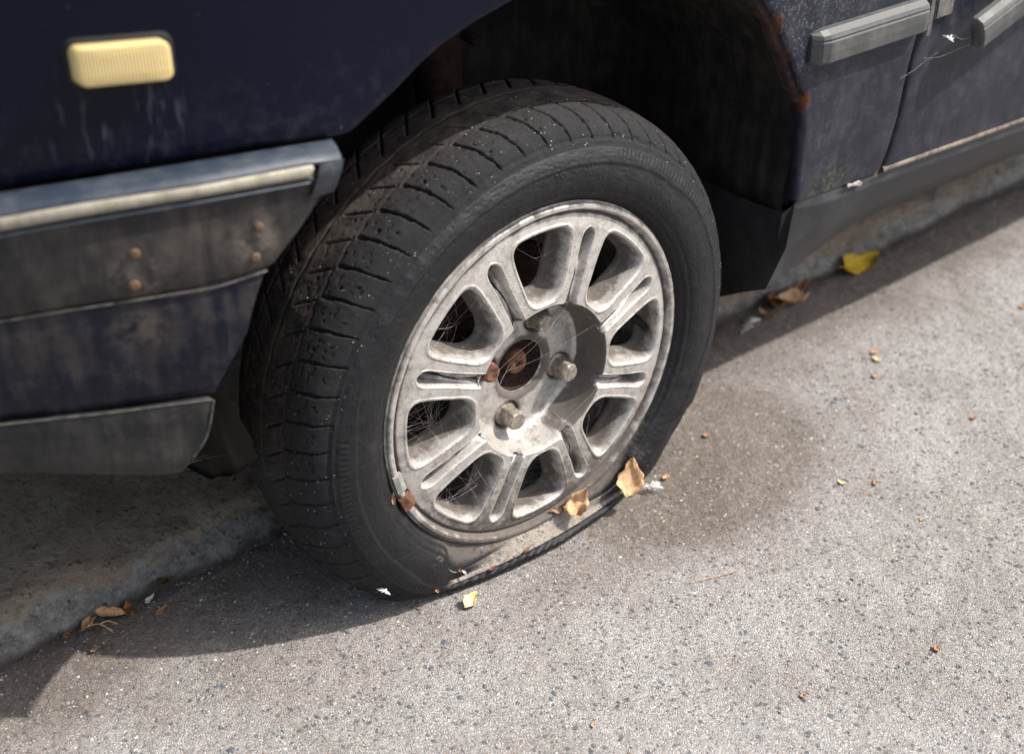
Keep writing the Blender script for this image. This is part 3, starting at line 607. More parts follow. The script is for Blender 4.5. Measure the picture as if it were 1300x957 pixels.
# ================================================================== wheel
HZ=.215
def tyre():
    # nominal half section (y outward negative, r)
    sw=[(.012,.186),(.006,.190),(.003,.1935),(-.0015,.197),(-.0065,.203),(-.0102,.211),(-.0118,.220),(-.0112,.229),(-.0088,.238),(-.0055,.245),(-.0025,.2505)]
    sh=[(-.0010,.2535),(.0020,.2600),(.0065,.2668),(.0130,.2728),(.0210,.2775),(.0300,.2807),(.0400,.2827),(.0550,.2843),(.0725,.2850)]
    half=np.array(sw+sh)
    back=half[::-1].copy(); back[:,0]=.145-back[:,0]
    A=resample(np.array(sw),62,True); B=resample(np.array([sw[-1]]+sh+[(b[0],b[1]) for b in back[1:9]]),165,True)[1:]
    Cc=resample(back[8:],24,True)[1:]
    prof=np.concatenate([A,B,Cc]); nA=len(A); nB=len(B); n=len(prof)
    NT=1500; th=np.linspace(0,2*PI,NT,endpoint=False); TD=np.degrees(th)
    TD=np.where(TD>270,TD-360,TD)          # -90..270
    Y=np.repeat(prof[:,0:1],NT,1); RR=np.repeat(prof[:,1:2],NT,1); T=np.repeat(TD[None],n,0)
    # section normals for the tread relief
    g=np.gradient(prof,axis=0); g/=np.linalg.norm(g,axis=1)[:,None]; Nn=np.stack([-g[:,1],g[:,0]],1)  # outward (y,r)
    # --- tread relief
    yy=Y.copy(); isT=np.zeros(n,bool); isT[nA-4:nA+nB]=True
    N=58.; p=360/N
    def wrapd(a): return (a+p/2)%p-p/2
    dtot=np.interp(T,[60,100,117,160,200,260],[-6,-5.6,-4,-1.6,-1.2,-1])
    u=np.clip((.0345-yy)/.0365,0,1.3)
    su=(u**1.15)
    jit=.25*np.sin(T*7.13)+.2*np.sin(T*3.1+1)
    step=.14*np.tanh((u-.62)*20)
    dA=wrapd(T-100.8-dtot*su-step-jit*.3)*PI/180*RR     # metres along the circumference
    wid=.0010+.0003*np.sin(u*5)+.0005*sstep(.3,0,u)
    inS=(yy<.0345)&(yy>-.0022)
    dep=np.zeros_like(Y)
    gsh=.0045*(1-sstep(wid*.75,wid*1.35,np.abs(dA)))*inS*sstep(-.0022,.0015,yy)
    # worn shoulder: block leading edge slightly raised
    dep+=gsh
    # circumferential groove 1 (fine zigzag) and 2
    zz1=.0362+.0011*np.sign(np.sin((T-100.8)/p*2*PI))*1.
    d1=np.abs(yy-zz1); dep=np.maximum(dep,.0022*(1-sstep(.0006,.0014,d1)))
    zz2=.0690+.0008*np.sin((T)/p*2*PI); d2=np.abs(yy-zz2); dep=np.maximum(dep,.0034*(1-sstep(.0007,.0016,d2)))
    # slits on the second rib
    v=np.clip((yy-.038)/.0245,0,1)
    dB=wrapd(T-101.6-3.4*v)*PI/180*RR; inB=(yy>.0385)&(yy<.0625)
    dep=np.maximum(dep,.0034*(1-sstep(.0006,.0016,np.abs(dB)))*inB*sstep(.0385,.0395,yy)*(1-sstep(.058,.0625,yy)))
    # far ribs
    v=(yy-.084)/.032; dC=wrapd(T-103.5+4.2*v)*PI/180*RR; inC=(yy>.080)&(yy<.142)
    dep=np.maximum(dep,.0042*(1-sstep(.0009,.0019,np.abs(dC)))*inC)
    zz3=.104+0*T; dep=np.maximum(dep,.003*(1-sstep(.0006,.0016,np.abs(yy-zz3))))
    # pin holes
    for yc,ph,rr_ in ((.0215,2.6,.0019),(.048,3.4,.0016),(.092,1.2,.0017),(.0095,.9,.0012)):
        dx=wrapd(T-101.2-ph)*PI/180*RR; q=np.hypot(dx,yy-yc)
        alt=(np.floor((T-101.2-ph+p/2)/p)%2==0)
        dep=np.maximum(dep,.0028*(1-sstep(rr_*.6,rr_*1.1,q))*alt)
    # tiny worn sipe remnants
    wr=np.zeros_like(Y)
    for k,(yc,ph) in enumerate(((.026,1.6),(.012,3.2),(.022,4.4),(.050,1.2),(.056,3.9),(.044,2.0),(.088,3.0),(.095,4.6),(.030,5.3),(.016,.8),(.0075,2.1),(.019,1.9),(.028,3.0),(.053,5.2),(.060,2.5),(.042,4.9))):
        dx=wrapd(T-101-ph-.8*np.sin(T*2.7+k))*PI/180*RR; q=np.abs((dx)+.6*(yy-yc)*np.sin(T*.9+k)); ln_=np.abs(yy-yc-.0007*np.sin(dx*2200))
        wr=np.maximum(wr,.0013*(1-sstep(.0003,.0008,ln_))*(1-sstep(.0025,.004,np.abs(dx)))*(vn(T,Y*0+k,2.,60)>-.1))
    dep=np.maximum(dep,wr)*isT[:,None]
    dep+= (.0006*fbm(T*.00497,Y,.010,3,5)+.0004)*isT[:,None]
    # block-edge wear: rounded towards the sidewall line
    # --- sidewall detail: bead ring, irregular scuff line, rim protector
    rad=RR
    lines=.0
    def ring(rc,w_,h): return h*np.exp(-((rad-rc)/w_)**2)*(Y<.02)
    rel=ring(.2515,.0011,.0010)+ring(.1985,.0009,-.0010)+ring(.2020,.0012,.0006)+ring(.206,.0006,-.0006)
    lab=.2335+.0035*np.tanh(4*np.sin(R(1)*T*3.0+.8))*sstep(-.3,.3,np.sin(R(1)*T*1.5+2))+.002*np.sin(R(1)*T*2+1)
    rel+=.0007*np.tanh((rad-lab)/.0006)*(Y<.02)*(rad<.25)
    rel+=-.0007*np.exp(-((rad-.2555)/.0006)**2)*(Y<.02)
    # worn edge cuts on the shoulder at the right-hand side (squares)
    sq=((np.mod(T,6.2)<2.4)&(T<72)&(T>-60))*(1-sstep(.0012,.0022,np.abs(rad-.2575)))*(Y<.02)
    rel-=.0012*sq
    sc=fbm(T*.0046,rad,.02,4,77)*(Y<.02)*(rad<.25); rel+=.0010*sc
    for tc,rc_ in ((87.7,.229),(78.4,.227)):
        aa=(T-tc)*PI/180*rc_; bb=rad-rc_; ro=np.hypot(aa,bb); an=np.arctan2(bb,aa)
        arm=np.abs(np.sin(an*3))*ro/3*1.6; rel+=.0007*(1-sstep(.0003,.0008,arm))*(ro<.0065)*(Y<.02)
        rel+=.0006*(1-sstep(.0003,.0008,np.abs(ro-.0042)))*(np.abs(np.sin(an*3))<.55)*(Y<.02)
    rel+=.00035*np.sin(T*PI/180*.24*5200)*sstep(.2385,.2395,rad)*(1-sstep(.2455,.2465,rad))*(Y<.02)*(np.sin(R(1)*T*2.0+.5)>.2)
    rel+=-.0004*(fbm(T*.004,rad*6,.006,3,123)>.28)*(Y<.02)*(rad<.25)
    D=rel-dep
    # --- lopsided shoulder, follows the worn carcass
    sf=np.interp(T,[-60,-20,44,68,90,120,150,170,190,215,250],[.012,.012,.009,.004,-.001,-.006,-.002,.002,.006,.009,.010])
    bell=np.exp(-((RR-.250)/.016)**2)*(Y<.03)
    RR2=RR+sf*.55*bell; Y2=Y+0.
    Y3=Y2+Nn[:,0:1]*D; R3=RR2+Nn[:,1:2]*D
    # --- squash against the ground
    Rc=.285; s=np.sin(th)[None]
    down=np.clip(-s,1e-3,None); rg=HZ/down; rgc=np.where(-s>0,rg,9.)
    k=.004
    # smooth minimum of crown radius and distance to the ground
    rho=-k*np.log(np.exp(-np.minimum(rgc,.6)/k)+np.exp(-Rc/k))
    comp=np.clip(Rc-rho,0,.08)
    f=(rho-.188)/(Rc-.188)
    t=np.clip((R3-.188)/(Rc-.188),0,1.05)
    R4=np.where(R3>.188,.188+(R3-.188)*f,R3)
    # load rolls the lower wall out
    bulge=comp/.07
    shape=np.sin(PI*np.clip(t,0,1))**.7*(t<1)
    shape=np.clip(np.sin(PI*np.clip(t*.93+.03,0,1)),0,1)
    out=(Y<.0725)
    ypush=.0195*bulge**.8*shape
    Y4=Y3-ypush*out*.5+ypush*(~out)*.8
    # the tread edge under load tucks in a little
    # creases in the folded wall near both ends of the contact
    wx=np.cos(th)[None]*R4; wz=HZ+s*R4
    cre=(.0022*np.sin(wx*240+R3*400))*sstep(.35,.9,bulge)*shape*out*0.35
    # cord-like ribbing on the lower outer edge
    rib=.0011*np.abs(np.sin((wx+ (R3-.25)*1.4)*430))*sstep(.25,.6,bulge)*np.exp(-((t-.62)/.10)**2)*out*(wx<.06)
    rib+=.0016*fbm(wx,R3,.012,3,91)*sstep(.2,.7,bulge)*out
    Y4=Y4-rib-cre
    # buckle where the tread folds into the ground at the front end
    fold=np.exp(-((wx+.186)/.022)**2)*np.exp(-((t-.55)/.22)**2)*(wz<.09)*out
    Y4=Y4-.0012*fold
    fold2=np.exp(-((wx-.205)/.03)**2)*np.exp(-((t-.6)/.25)**2)*(wz<.09)*out
    Y4=Y4+.006*fold2
    wq=np.where(np.cos(th)[None]<0,sstep(-.03,.66,bulge),sstep(-.05,.85,bulge))*np.ones_like(R4); hN=rho-R4
    tt_=np.clip(t,0,1); ts_=[0,.10,.25,.45,.58,.66,.73,.80,.90,1.0]
    yT=np.interp(tt_,ts_,[.0040,-.0010,-.0070,-.0125,-.0160,-.0188,-.0175,-.0110,.006,.030])
    hT=np.interp(tt_,ts_,[.5,.0240,.0165,.0120,.0132,.0100,.0040,.0008,.0002,.0])
    g_=np.clip(rho-.188,.004,.2); hT=np.minimum(hT,g_*(1-tt_)*1.0+0*hT); hT=np.where(tt_<.10,g_*(1-tt_/.10)+np.minimum(.024,g_*.9)*tt_/.10,hT)
    xo=np.clip(np.cos(th)[None]*R4,-.2,.24); yo=.95*xo**2
    yT=yT+yo*sstep(0,.35,tt_)*(1-sstep(.8,1.,tt_))
    ribm=np.exp(-((tt_-.64)/.09)**2)
    fr=np.sin((wx*1.0+(tt_-.6)*.10+.003*vn(wx,wx*0,.02,7))*560)
    yT=yT-(.0010*np.abs(fr)*sstep(.06,-.02,wx)+.0018*fbm(wx,tt_*.05,.02,3,91))*ribm; hT=hT+.0022*np.clip(fr,0,1)*ribm*sstep(.06,-.02,wx)+.003*ribm*fbm(wx,tt_*.04,.035,3,19)
    sidem=(Y<.03)&(R3>.186)
    hT=np.maximum(hT,.0)
    Y4=np.where(sidem,Y4*(1-wq)+yT*wq,Y4); R4=np.where(sidem,rho-(hN*(1-wq)+hT*wq),R4)
    X=np.cos(th)[None]*R4; Z=HZ+s*R4
    Z=np.where(Z<.0012,.0012+.0*Z,Z)
    V=np.stack([X,Y4,Z],-1)
    # normals (for dust on upward faces)
    du=np.roll(V,-1,1)-np.roll(V,1,1); dv=np.gradient(V,axis=0); nn=np.cross(dv,du); nn/=np.linalg.norm(nn,axis=2)[...,None]+1e-12
    rc=.5*(.19+rho[0]); ctr=np.stack([np.cos(th)*rc,np.full(NT,.07),HZ+np.sin(th)*rc],-1)[None]
    sg=np.sign(((V-ctr)*nn).sum(2)); nn*=sg[...,None]
    up=np.clip(nn[...,2],0,1)
    dust=sstep(.15,.6,up)*sstep(.075,.035,Z)*out*sstep(-.215,-.125,X+.07*vn(X,Z*2,.03,5))
    dust=dust*(1-sstep(.40,.52,t+.07*vn(X*1.,Z*0+1,.015,9))); dust=np.maximum(dust,.55*sstep(.0,.9,np.exp(-((R3-.1925)/.003)**2))*sstep(-.5,-1,s*np.ones_like(X)))
    brown=sstep(.030,.050,Y)*.85*isT[:,None]+.30*isT[:,None]*sstep(.0,.04,Y)
    brown=brown*sstep(.10,.35,Z)
    F=gridF(n,NT,wrap=True)
    global SHELF,TREADP
    flat=V.reshape(-1,3); dd=dust.ravel(); ok=np.where((dd>.5)&(flat[:,2]<.06)&(flat[:,1]<.02))[0]; SHELF=flat[rng.choice(ok,900)]
    tm=(isT[:,None]*np.ones_like(X)).ravel()*(flat[:,2]>.10)*(flat[:,1]<.10); cl_=vn(flat[:,0]+flat[:,2],flat[:,1]*1.5+flat[:,2],.03,8)>.0
    ok=np.where((tm>.5)&cl_)[0]; TREADP=flat[rng.choice(ok,900)]
    return mesh('tyre',V.reshape(-1,3),F,M_rubber,car,attrs={'dust':dust.ravel(),'brown':brown.ravel(),'tread':(isT[:,None]*np.ones_like(X)).ravel()})
ty=tyre()
def grains(name,P,s0,s1,mats,probs,label):
    n=len(P); sz=s0+(s1-s0)*rng.random(n)**2.5
    V=P[:,None]+IV[None]*(1+rng.uniform(-.3,.3,(n,len(IV),1)))*sz[:,None,None]*rng.uniform(.6,1.3,(n,1,3))
    F=(IF[None]+(np.arange(n)*len(IV))[:,None,None]).reshape(-1,3)
    return props(mesh(name,V.reshape(-1,3),F,None,None,False,mats=mats,fm=np.repeat(rng.choice(len(mats),n,p=probs),len(IF))),label,kind='stuff')
grains('dust_grains',SHELF,.00025,.0011,[G_b,G_m,G_l,G_d],[.45,.25,.15,.15],'brown grit lying on the folded lower sidewall')
grains('grit_specks',TREADP,.00015,.00055,[G_l,G_m,G_b],[.45,.35,.2],'pale grit specks stuck on the tyre tread')

def rim():
    NT=1296; rs=np.r_[np.arange(.029,.1782,.00088),np.arange(.1782,.1912,.00045)]
    nr=len(rs); th=np.linspace(0,2*PI,NT,endpoint=False)
    Rr,T=np.meshgrid(rs,th,indexing='ij'); Rr=Rr.copy(); T=T.copy()
    def smax(a,b,k):
        h=np.clip(.5+.5*(a-b)/k,0,1); return b*(1-h)+a*h+k*h*(1-h)
    def window(Rr,T):
        ph=(T+PI/8)%(PI/4)-PI/8; u=Rr*np.cos(ph); v=np.abs(Rr*np.sin(ph))
        a=np.arctan2(.0215,.062) # side slope
        side=(v-.0215)*math.cos(.33)-(u-.100)*math.sin(.33)
        side2=v-.0405
        s=smax(side,side2,.010); s=smax(s,Rr-.1672,.014); s=smax(s,.0885-u,.016); return s
    def slot(Rr,T):
        ph=T%(PI/4)-PI/8; u=Rr*np.cos(ph); v=np.abs(Rr*np.sin(ph))
        w_=np.interp(u,[.07,.10,.13,.15,.17],[.0084,.0080,.0080,.0092,.0094])
        d=v-w_; d=smax(d,Rr-.1665,.014); return smax(d,.074-u,.004)
    PC=[R(-21),R(69),R(159),R(249)]
    def boltd(Rr,T):
        X,Z=Rr*np.cos(T),Rr*np.sin(T); d=9.
        for a in PC: d=np.minimum(d,np.hypot(X-.0545*math.cos(a),Z-.0545*math.sin(a)))
        return d-.0160
    # snap vertices on to the outlines
    for fn,off in ((window,0.),(slot,0.),(window,-.0016),(slot,-.0016),(boltd,0.)):
        e=1e-5; s=fn(Rr,T)-off; gr=(fn(Rr+e,T)-fn(Rr-e,T))/(2*e); gt=(fn(Rr,T+e/.1)-fn(Rr,T-e/.1))/(2*e/.1)/Rr
        g2=gr*gr+gt*gt+1e-9; m=np.abs(s)<.00046
        Rr=np.where(m,Rr-s*gr/g2,Rr); T=np.where(m,T-s*gt/g2/Rr,T)
    r=Rr
    face=np.interp(r,[.02,.085,.10,.165,.172,.1775,.1795,.1805,.1822,.1838,.1850,.1880,.1895,.1905,.1912],[-.003,-.003,-.0025,.0025,.0040,.0052,.0075,.0078,.0042,.0008,.0,.0,.0010,.0038,.008])
    y=face
    rad=.0015
    def walls(s,depth,draft,y0):   # s<0 inside
        q=-s; rr=np.where(q<0,0,np.where(q<rad,rad*.6*(q/rad)**2,rad*.6+(q-rad)*(depth-rad)/draft))
        return y0+np.minimum(rr,depth)
    sw=window(Rr,T); yw=walls(sw,.034,.0058,face); y=np.where(sw<0,face+.0007-sw*1.2,y)
    # raised bead around each window
    y=y-.0009*np.exp(-((sw-.0012)/.0011)**2)*(r<.17)*(r>.088)
    ss=slot(Rr,T); fd=np.interp(r,[.08,.10,.125,.140,.152,.17],[.0065,.0075,.0095,.016,.024,.026])
    ys=walls(ss,1.,.0040,face); ys=np.minimum(ys/1.+0*ys,face+fd) ; q=-ss
    ys=face+np.minimum(np.where(q<0,0,np.where(q<rad,rad*.6*(q/rad)**2,rad*.6+(q-rad)*3.2)),fd)
    y=np.where(ss<0,np.where(r<.0845,np.maximum(y,ys),face+.0007-ss*1.2),y)
    # dished hub
    floor=np.interp(r,[.029,.033,.036,.045,.070,.077],[.0375,.0335,.0325,.0330,.0345,.0335])
    dw=np.interp(r,[.066,.070,.0745,.0780,.0805,.0835,.0850],[1,.985,.93,.78,.52,.09,0])
    yd=face*(1-dw)+floor*dw; y=np.where(r<.085,np.maximum(y*(r>.0745),yd),y)
    bd=boltd(Rr,T); y=np.where((bd<0)&(r<.076),np.maximum(y,floor+np.clip(-bd*4,0,.010)),y)
    y=y+.00035*fbm(r*np.cos(T),r*np.sin(T),.012,3,15)
    X=r*np.cos(T); Z=HZ+r*np.sin(T); V=np.stack([X,y,Z],-1)
    F=gridF(nr,NT,wrap=True)
    sf=sw.ravel()[F].min(1); sg_=ss.ravel()[F].min(1); F=F[~((sf<-.0012)|((sg_<-.0012)&(r.ravel()[F].min(1)>.0845)))]
    depth=y-face
    grime_shade=.19+.0*y
    grime_shade=grime_shade+.34*sstep(.002,.02,depth)*(sw<0)+.30*(sw<0)*sstep(.015,.03,depth)
    grime_shade=grime_shade+.50*np.exp(-((r-.1800)/.0022)**2)*(.6+.8*fbm(X,Z,.05,2,8)+.2)
    grime_shade=grime_shade+.35*sstep(.006,.02,depth)*(ss<0)*(r>.12)
    wall=sstep(.0735,.077,r)*sstep(.0865,.0842,r); ca=np.cos(T-R(15)); grime_shade=grime_shade+wall*(.05+(1.0+1.6*fbm(X,Z,.02,3,66))*sstep(.0,.75,ca+.8*fbm(X,Z,.03,3,67)))  # right side of the dish wall coloured dark to paint its self-shadow
    grime_shade=grime_shade+.5*np.exp(-((r-.0335)/.004)**2)+.25*np.exp(-((bd)/.0025)**2)*(r<.075)
    grime_shade=grime_shade+.30*sstep(-.06,-.17,Z-HZ)*(r>.10)
    grime_shade=grime_shade+.16*sstep(.184,.188,r)*(vn(X,Z,.02,4)>-.1)
    Vs=[V.reshape(-1,3)]; Fs=[F]; Gs=[grime_shade.ravel()]; base=V.shape[0]*V.shape[1]
    facef=lambda rr: np.interp(rr,[.02,.085,.10,.165,.172,.1775],[-.003,-.003,-.0025,.0025,.0040,.0052])
    def contour(fn,c,k0,lev,n):
        a=np.linspace(0,2*PI,n,endpoint=False); lo=np.zeros(n); hi=np.full(n,.065)
        for _ in range(34):
            mid=(lo+hi)/2; x_=c[0]+mid*np.cos(a)*k0; y_=c[1]+mid*np.sin(a)
            sd=fn(np.hypot(x_,y_),np.arctan2(y_,x_)); ins=sd<lev; lo=np.where(ins,mid,lo); hi=np.where(ins,hi,mid)
        return c[0]+lo*np.cos(a)*k0,c[1]+lo*np.sin(a)
    for kind in ('w','s'):
        fn=window if kind=='w' else (lambda rr,tt: slot(rr,tt+PI/8))
        c=(.131,0.) if kind=='w' else (.128,0.); n=180; k0=1. if kind=='w' else 4.
        if kind=='w': lv=[(.0010,.0006),(.0008,-.0001),(.0002,-.0002),(-.0005,.0001),(-.0011,.0008),(-.0016,.0020),(-.0023,.0050),(-.0031,.0090),(-.0040,.0130),(-.0049,.0175),(-.0057,.0215),(-.0066,.0240),(-.0080,.0250),(-.0080,.0300)]
        else: lv=[(.0010,.0006),(.0008,-.0001),(.0002,-.0002),(-.0005,.0001),(-.0010,.0007),(-.0015,.0018),(-.0022,.0038),(-.0029,.0060),(-.0037,.0078),(-.0048,.0086),(-.0060,.0088)]
        rings=[contour(fn,c,k0,l,n) for l,_ in lv]
        for q in range(8):
            A=q*PI/4+(0 if kind=='w' else PI/8); ca_,sa_=math.cos(A),math.sin(A); vv=[];gg=[]
            for (x_,y_),(l,d) in zip(rings,lv):
                rr=np.hypot(x_,y_); yd_=facef(rr)
                if kind=='w': yy_=yd_+d; g_=.16+.36*sstep(.0,.018,np.full(n,d))
                else:
                    fdd=np.interp(rr,[.08,.10,.125,.140,.152,.17],[.0065,.0075,.0095,.016,.024,.026]); yy_=yd_+d/.0088*fdd if d>.002 else yd_+d
                    g_=.10+.25*sstep(.006,.02,yy_-yd_)+.12*(np.abs(y_)>.004)*(d>.004)
                if kind=='s':
                    fl_=np.interp(rr,[.066,.070,.0745,.0780,.0805,.0835,.0850],[.034,.0335,.0315,.0265,.0170,.0005,-.003]); yy_=np.where(rr<.0848,np.maximum(yy_,fl_+.0025),yy_)
                vv.append(np.stack([x_*ca_-y_*sa_,yy_,HZ+x_*sa_+y_*ca_],1)); gg.append(g_+0*rr)
            if kind=='s':
                vv.append(np.repeat(vv[-1].mean(0)[None],n,0)*0+np.stack([np.interp(np.arange(n),[0,n],[0,0])+vv[-1][:,0]*.35+vv[-1][:,0].mean()*.65,vv[-1][:,1],vv[-1][:,2]*.35+vv[-1][:,2].mean()*.65],1)); gg.append(gg[-1])
            vv=np.concatenate(vv); Fq=gridF(len(vv)//n,n,wrap=True)
            Vs.append(vv); Fs.append(Fq+base); Gs.append(np.concatenate(gg)); base+=len(vv)
            if kind=='s':
                pass
    o=mesh('wheel_rim',np.concatenate(Vs),np.concatenate(Fs),M_alloy,car,attrs={'grime_shade':np.concatenate(Gs)})
    # barrel
    bp=[(.188,.006),(.1915,.003),(.1925,.006),(.188,.012),(.186,.03),(.172,.045),(.170,.06),(.170,.09),(.184,.11),(.186,.135),(.194,.143),(.193,.146),(.180,.130),(.166,.10),(.165,.06),(.1655,.040),(.1675,.030),(.168,.026)]
    th=np.linspace(0,2*PI,160,endpoint=False); bp=resample(bp,70)
    V=np.stack([bp[:,0:1]*np.cos(th),np.repeat(bp[:,1:2],160,1),HZ+bp[:,0:1]*np.sin(th)],-1)
    gr=np.repeat(np.interp(bp[:,1],[0,.03,.15],[.3,.42,.75])[:,None],160,1)
    mesh('rim_barrel',V.reshape(-1,3),gridF(70,160,wrap=True),M_alloy,o,attrs={'grime_shade':gr.ravel()})
    return o
rm=rim()
def lathe(name,prof,mat,parent,seg=64,cx=0.,cz=HZ):
    th=np.linspace(0,2*PI,seg,endpoint=False); p=np.array(prof)
    V=np.stack([cx+p[:,0:1]*np.cos(th),np.repeat(p[:,1:2],seg,1),cz+p[:,0:1]*np.sin(th)],-1)
    return mesh(name,V.reshape(-1,3),gridF(len(p),seg,wrap=True),mat,parent)
# back of the hub, brake, centre
lathe('hub_back',[(.029,.037),(.0285,.050),(.0,.050)],m_simple('hub_bore_rust',(.006,.004,.0035),(.045,.020,.012),.95,220,bump=.0015,bs=300),rm)
lathe('spoke_back',[(.078,.028),(.080,.040),(.070,.055),(.03,.060)],m_simple('hub_casting',(.05,.042,.036),(.14,.12,.10),.8),rm)
lathe('brake_disc',[(.03,.072),(.118,.074),(.121,.078),(.121,.09),(.03,.09)],M_rustdark,car)
lathe('hub_nut',[(.0135,.0502),(.0135,.044),(.0115,.0405),(.0100,.0395),(.0045,.0395),(.0038,.0435),(.0,.0435)],M_rust,rm,32,cx=.001,cz=HZ+.0)
def bolt(a,r_,y_tip,y_base,mat,flat=.0095,rusty=False,tilt=0):
    cx,cz=r_*math.cos(a),HZ+r_*math.sin(a); V=[];F=[]; seg=24
    def ringp(rr,y,hexa): 
        out=[]
        for k in range(seg):
            t=2*PI*k/seg; h=(math.cos(PI/6)/math.cos(((t+tilt)%(PI/3))-PI/6)) if hexa else 1.
            out.append((cx+rr*h*math.cos(t),y,cz+rr*h*math.sin(t)))
        return out
    L=[(flat*1.25,y_base,0),(flat*1.2,y_base-.004,0),(flat*1.02,y_base-.006,1),(flat,y_tip+.0028,1),(flat*.94,y_tip+.0012,1),(flat*.80,y_tip,0),(flat*.35,y_tip-.0004,0)]
    if rusty: L=[(flat*1.2,y_base,0),(flat*1.1,y_base-.004,0),(flat,y_tip+.003,0),(flat*.93,y_tip+.001,0),(flat*.7,y_tip,0),(flat*.3,y_tip+.0008,0)]
    for q in L: V+=ringp(*q)
    for i in range(len(L)-1):
        for k in range(seg): F.append((i*seg+k,i*seg+(k+1)%seg,(i+1)*seg+(k+1)%seg,(i+1)*seg+k))
    F.append(tuple((len(L)-1)*seg+k for k in range(seg)))
    o=mesh('wheel_bolt',V,F,mat,rm,smooth=False); return o
bolt(R(-21),.0545,.0135,.040,M_bolt,.0113,tilt=.3); bolt(R(249),.0545,.0145,.040,M_bolt,.0113,tilt=.1)
bolt(R(69),.0545,.0180,.040,M_bolt,.0108,tilt=.5)
b3=bolt(R(159),.0545,.0165,.040,M_rust,.0100,rusty=True); b3['label']='rusty wheel bolt'
# valve
vp=resample(np.array([(.158,.044,.222),(.1565,.032,.2185),(.1605,.022,.2115),(.1625,.013,.2065)]),14,True)
vs=tube('valve_stem',vp,np.r_[np.linspace(.0058,.0048,8),[.0044,.0040,.0040,.0040,.0040,.0034]],M_black,rm,16)
# balance weight, lower left of the flange
def arcbox(name,r0,r1,a0,a1,y0,y1,mat):
    n=10; V=[];F=[]
    for k in range(n):
        a=a0+(a1-a0)*k/(n-1)
        for r_,y in ((r1,y1),(r1,y0),((r0+r1)/2,y0-.0012),(r0,y0),(r0,y1)): V.append((r_*math.cos(a),y,HZ+r_*math.sin(a)))
    for i in range(n-1):
        for k in range(5): F.append((i*5+k,i*5+(k+1)%5,(i+1)*5+(k+1)%5,(i+1)*5+k))
    F+=[tuple(range(4,-1,-1)),tuple((n-1)*5+k for k in range(5))]
    return mesh(name,V,F,mat,rm,smooth=False)
bw=arcbox('balance_weight',.1790,.1925,R(199.5),R(204.5),-.0022,.004,M_rust); bw['label']='rusty clip-on balance weight'
bw=arcbox('balance_weight',.1800,.1905,R(190.5),R(197.0),-.0010,.004,M_weight); bw['label']='flaking grey balance weight'
# suspension strut and arm in the dark arch
tube('suspension_strut',[(.05,.22,.25),(.06,.25,.5),(.07,.28,.9)],.026,M_rustdark,car,20)
tube('steering_arm',[(-.02,.14,.24),(-.06,.25,.25),(-.07,.5,.25)],.013,M_rustdark,car,12)
cw=[(.058+.055*math.cos(t),.245+.055*math.sin(t),.48+.0125*t/1.) for t in np.linspace(0,2*PI*4,140)]
tube('coil_spring',cw,.007,M_rustdark,car,8)

# ================================================================== leaves and litter
def leaf(name,loc,L,W,mat,curl=1.,bend=.5,rot=0.,tilt=0.,roll=0.,label='',cat='leaf',group=None,tip=1.2,stem=.2,seed=0,crumple=.12,frame=None):
    rs_=np.random.default_rng(seed+100); nu,nv=17,9; V=[];F=[]
    ph=rs_.uniform(0,6,4)
    for i in range(nu):
        u=i/(nu-1); wd=W*.5*(math.sin(PI*u**.8)**.75)*(1-.25*u**tip) if 0<u<1 else .0004
        for j in range(nv):
            v=2*j/(nv-1)-1
            ang=v*curl*1.35; rr=wd/max(curl*1.35,.05)
            y=rr*math.sin(ang) if curl>.02 else wd*v; z=rr*(1-math.cos(ang))
            y*=1+.12*math.sin(9*u+ph[0])+.10*math.sin(23*u+ph[3])*abs(v)
            z+=bend*L*(u-.45)**2+crumple*W*(.5*math.sin(11*u+3*v+ph[1])+.5*math.sin(7*v-6*u+ph[2]))*abs(v)
            V.append(((u-.5)*L+.04*L*math.sin(5*v+ph[3]),y,z))
    F=[(i*nv+j,i*nv+j+1,(i+1)*nv+j+1,(i+1)*nv+j) for i in range(nu-1) for j in range(nv-1)]
    me_V=np.array(V)
    # back side, for thickness
    n=len(V); V2=np.concatenate([me_V,me_V-[0,0,.00035]]); F2=F+[tuple(n+k for k in reversed(f)) for f in F]
    bd=[j for j in range(nv)]+[i*nv+nv-1 for i in range(1,nu)]+[(nu-1)*nv+j for j in range(nv-2,-1,-1)]+[i*nv for i in range(nu-2,0,-1)]
    F2+=[(bd[k],n+bd[k],n+bd[(k+1)%len(bd)],bd[(k+1)%len(bd)]) for k in range(len(bd))]
    pts=[((.0-.5)*L-stem*L*t,.02*L*math.sin(3*t),V2[4,2]+.25*stem*L*t*t) for t in np.linspace(0,1,6)]
    if stem>0:
        sv,sf=tube_v(pts,np.linspace(.0006,.0004,6),6); o=len(V2); V2=np.concatenate([V2,np.array(sv)]); F2+=[tuple(k+o for k in q) for q in sf]
    M_=None
    if frame is not None:
        n_=Vector(frame[1]).normalized(); l_=Vector(frame[0]); l_=(l_-n_*l_.dot(n_)).normalized(); b2=n_.cross(l_); M_=Matrix((l_,b2,n_)).transposed()
    if M_ is None: M_=Matrix.Rotation(rot,3,'Z')@Matrix.Rotation(tilt,3,'Y')@Matrix.Rotation(roll,3,'X')
    A=np.array(M_); V2=V2@A.T; 
    V2[:,2]-=V2[:,2].min()
    o=mesh(name,V2,F2,mat); o.location=loc
    return props(o,label,cat,group)
gz=.0003
LV='dry leaves blown against the kerb'
leaf('dry_leaf',(-.437,.196,gz),.026,.019,L_tan,1.5,.1,.55,0,.2,'tan leaf rolled into a tube, leftmost of the cluster at the kerb foot','leaf',LV,seed=1,stem=0)
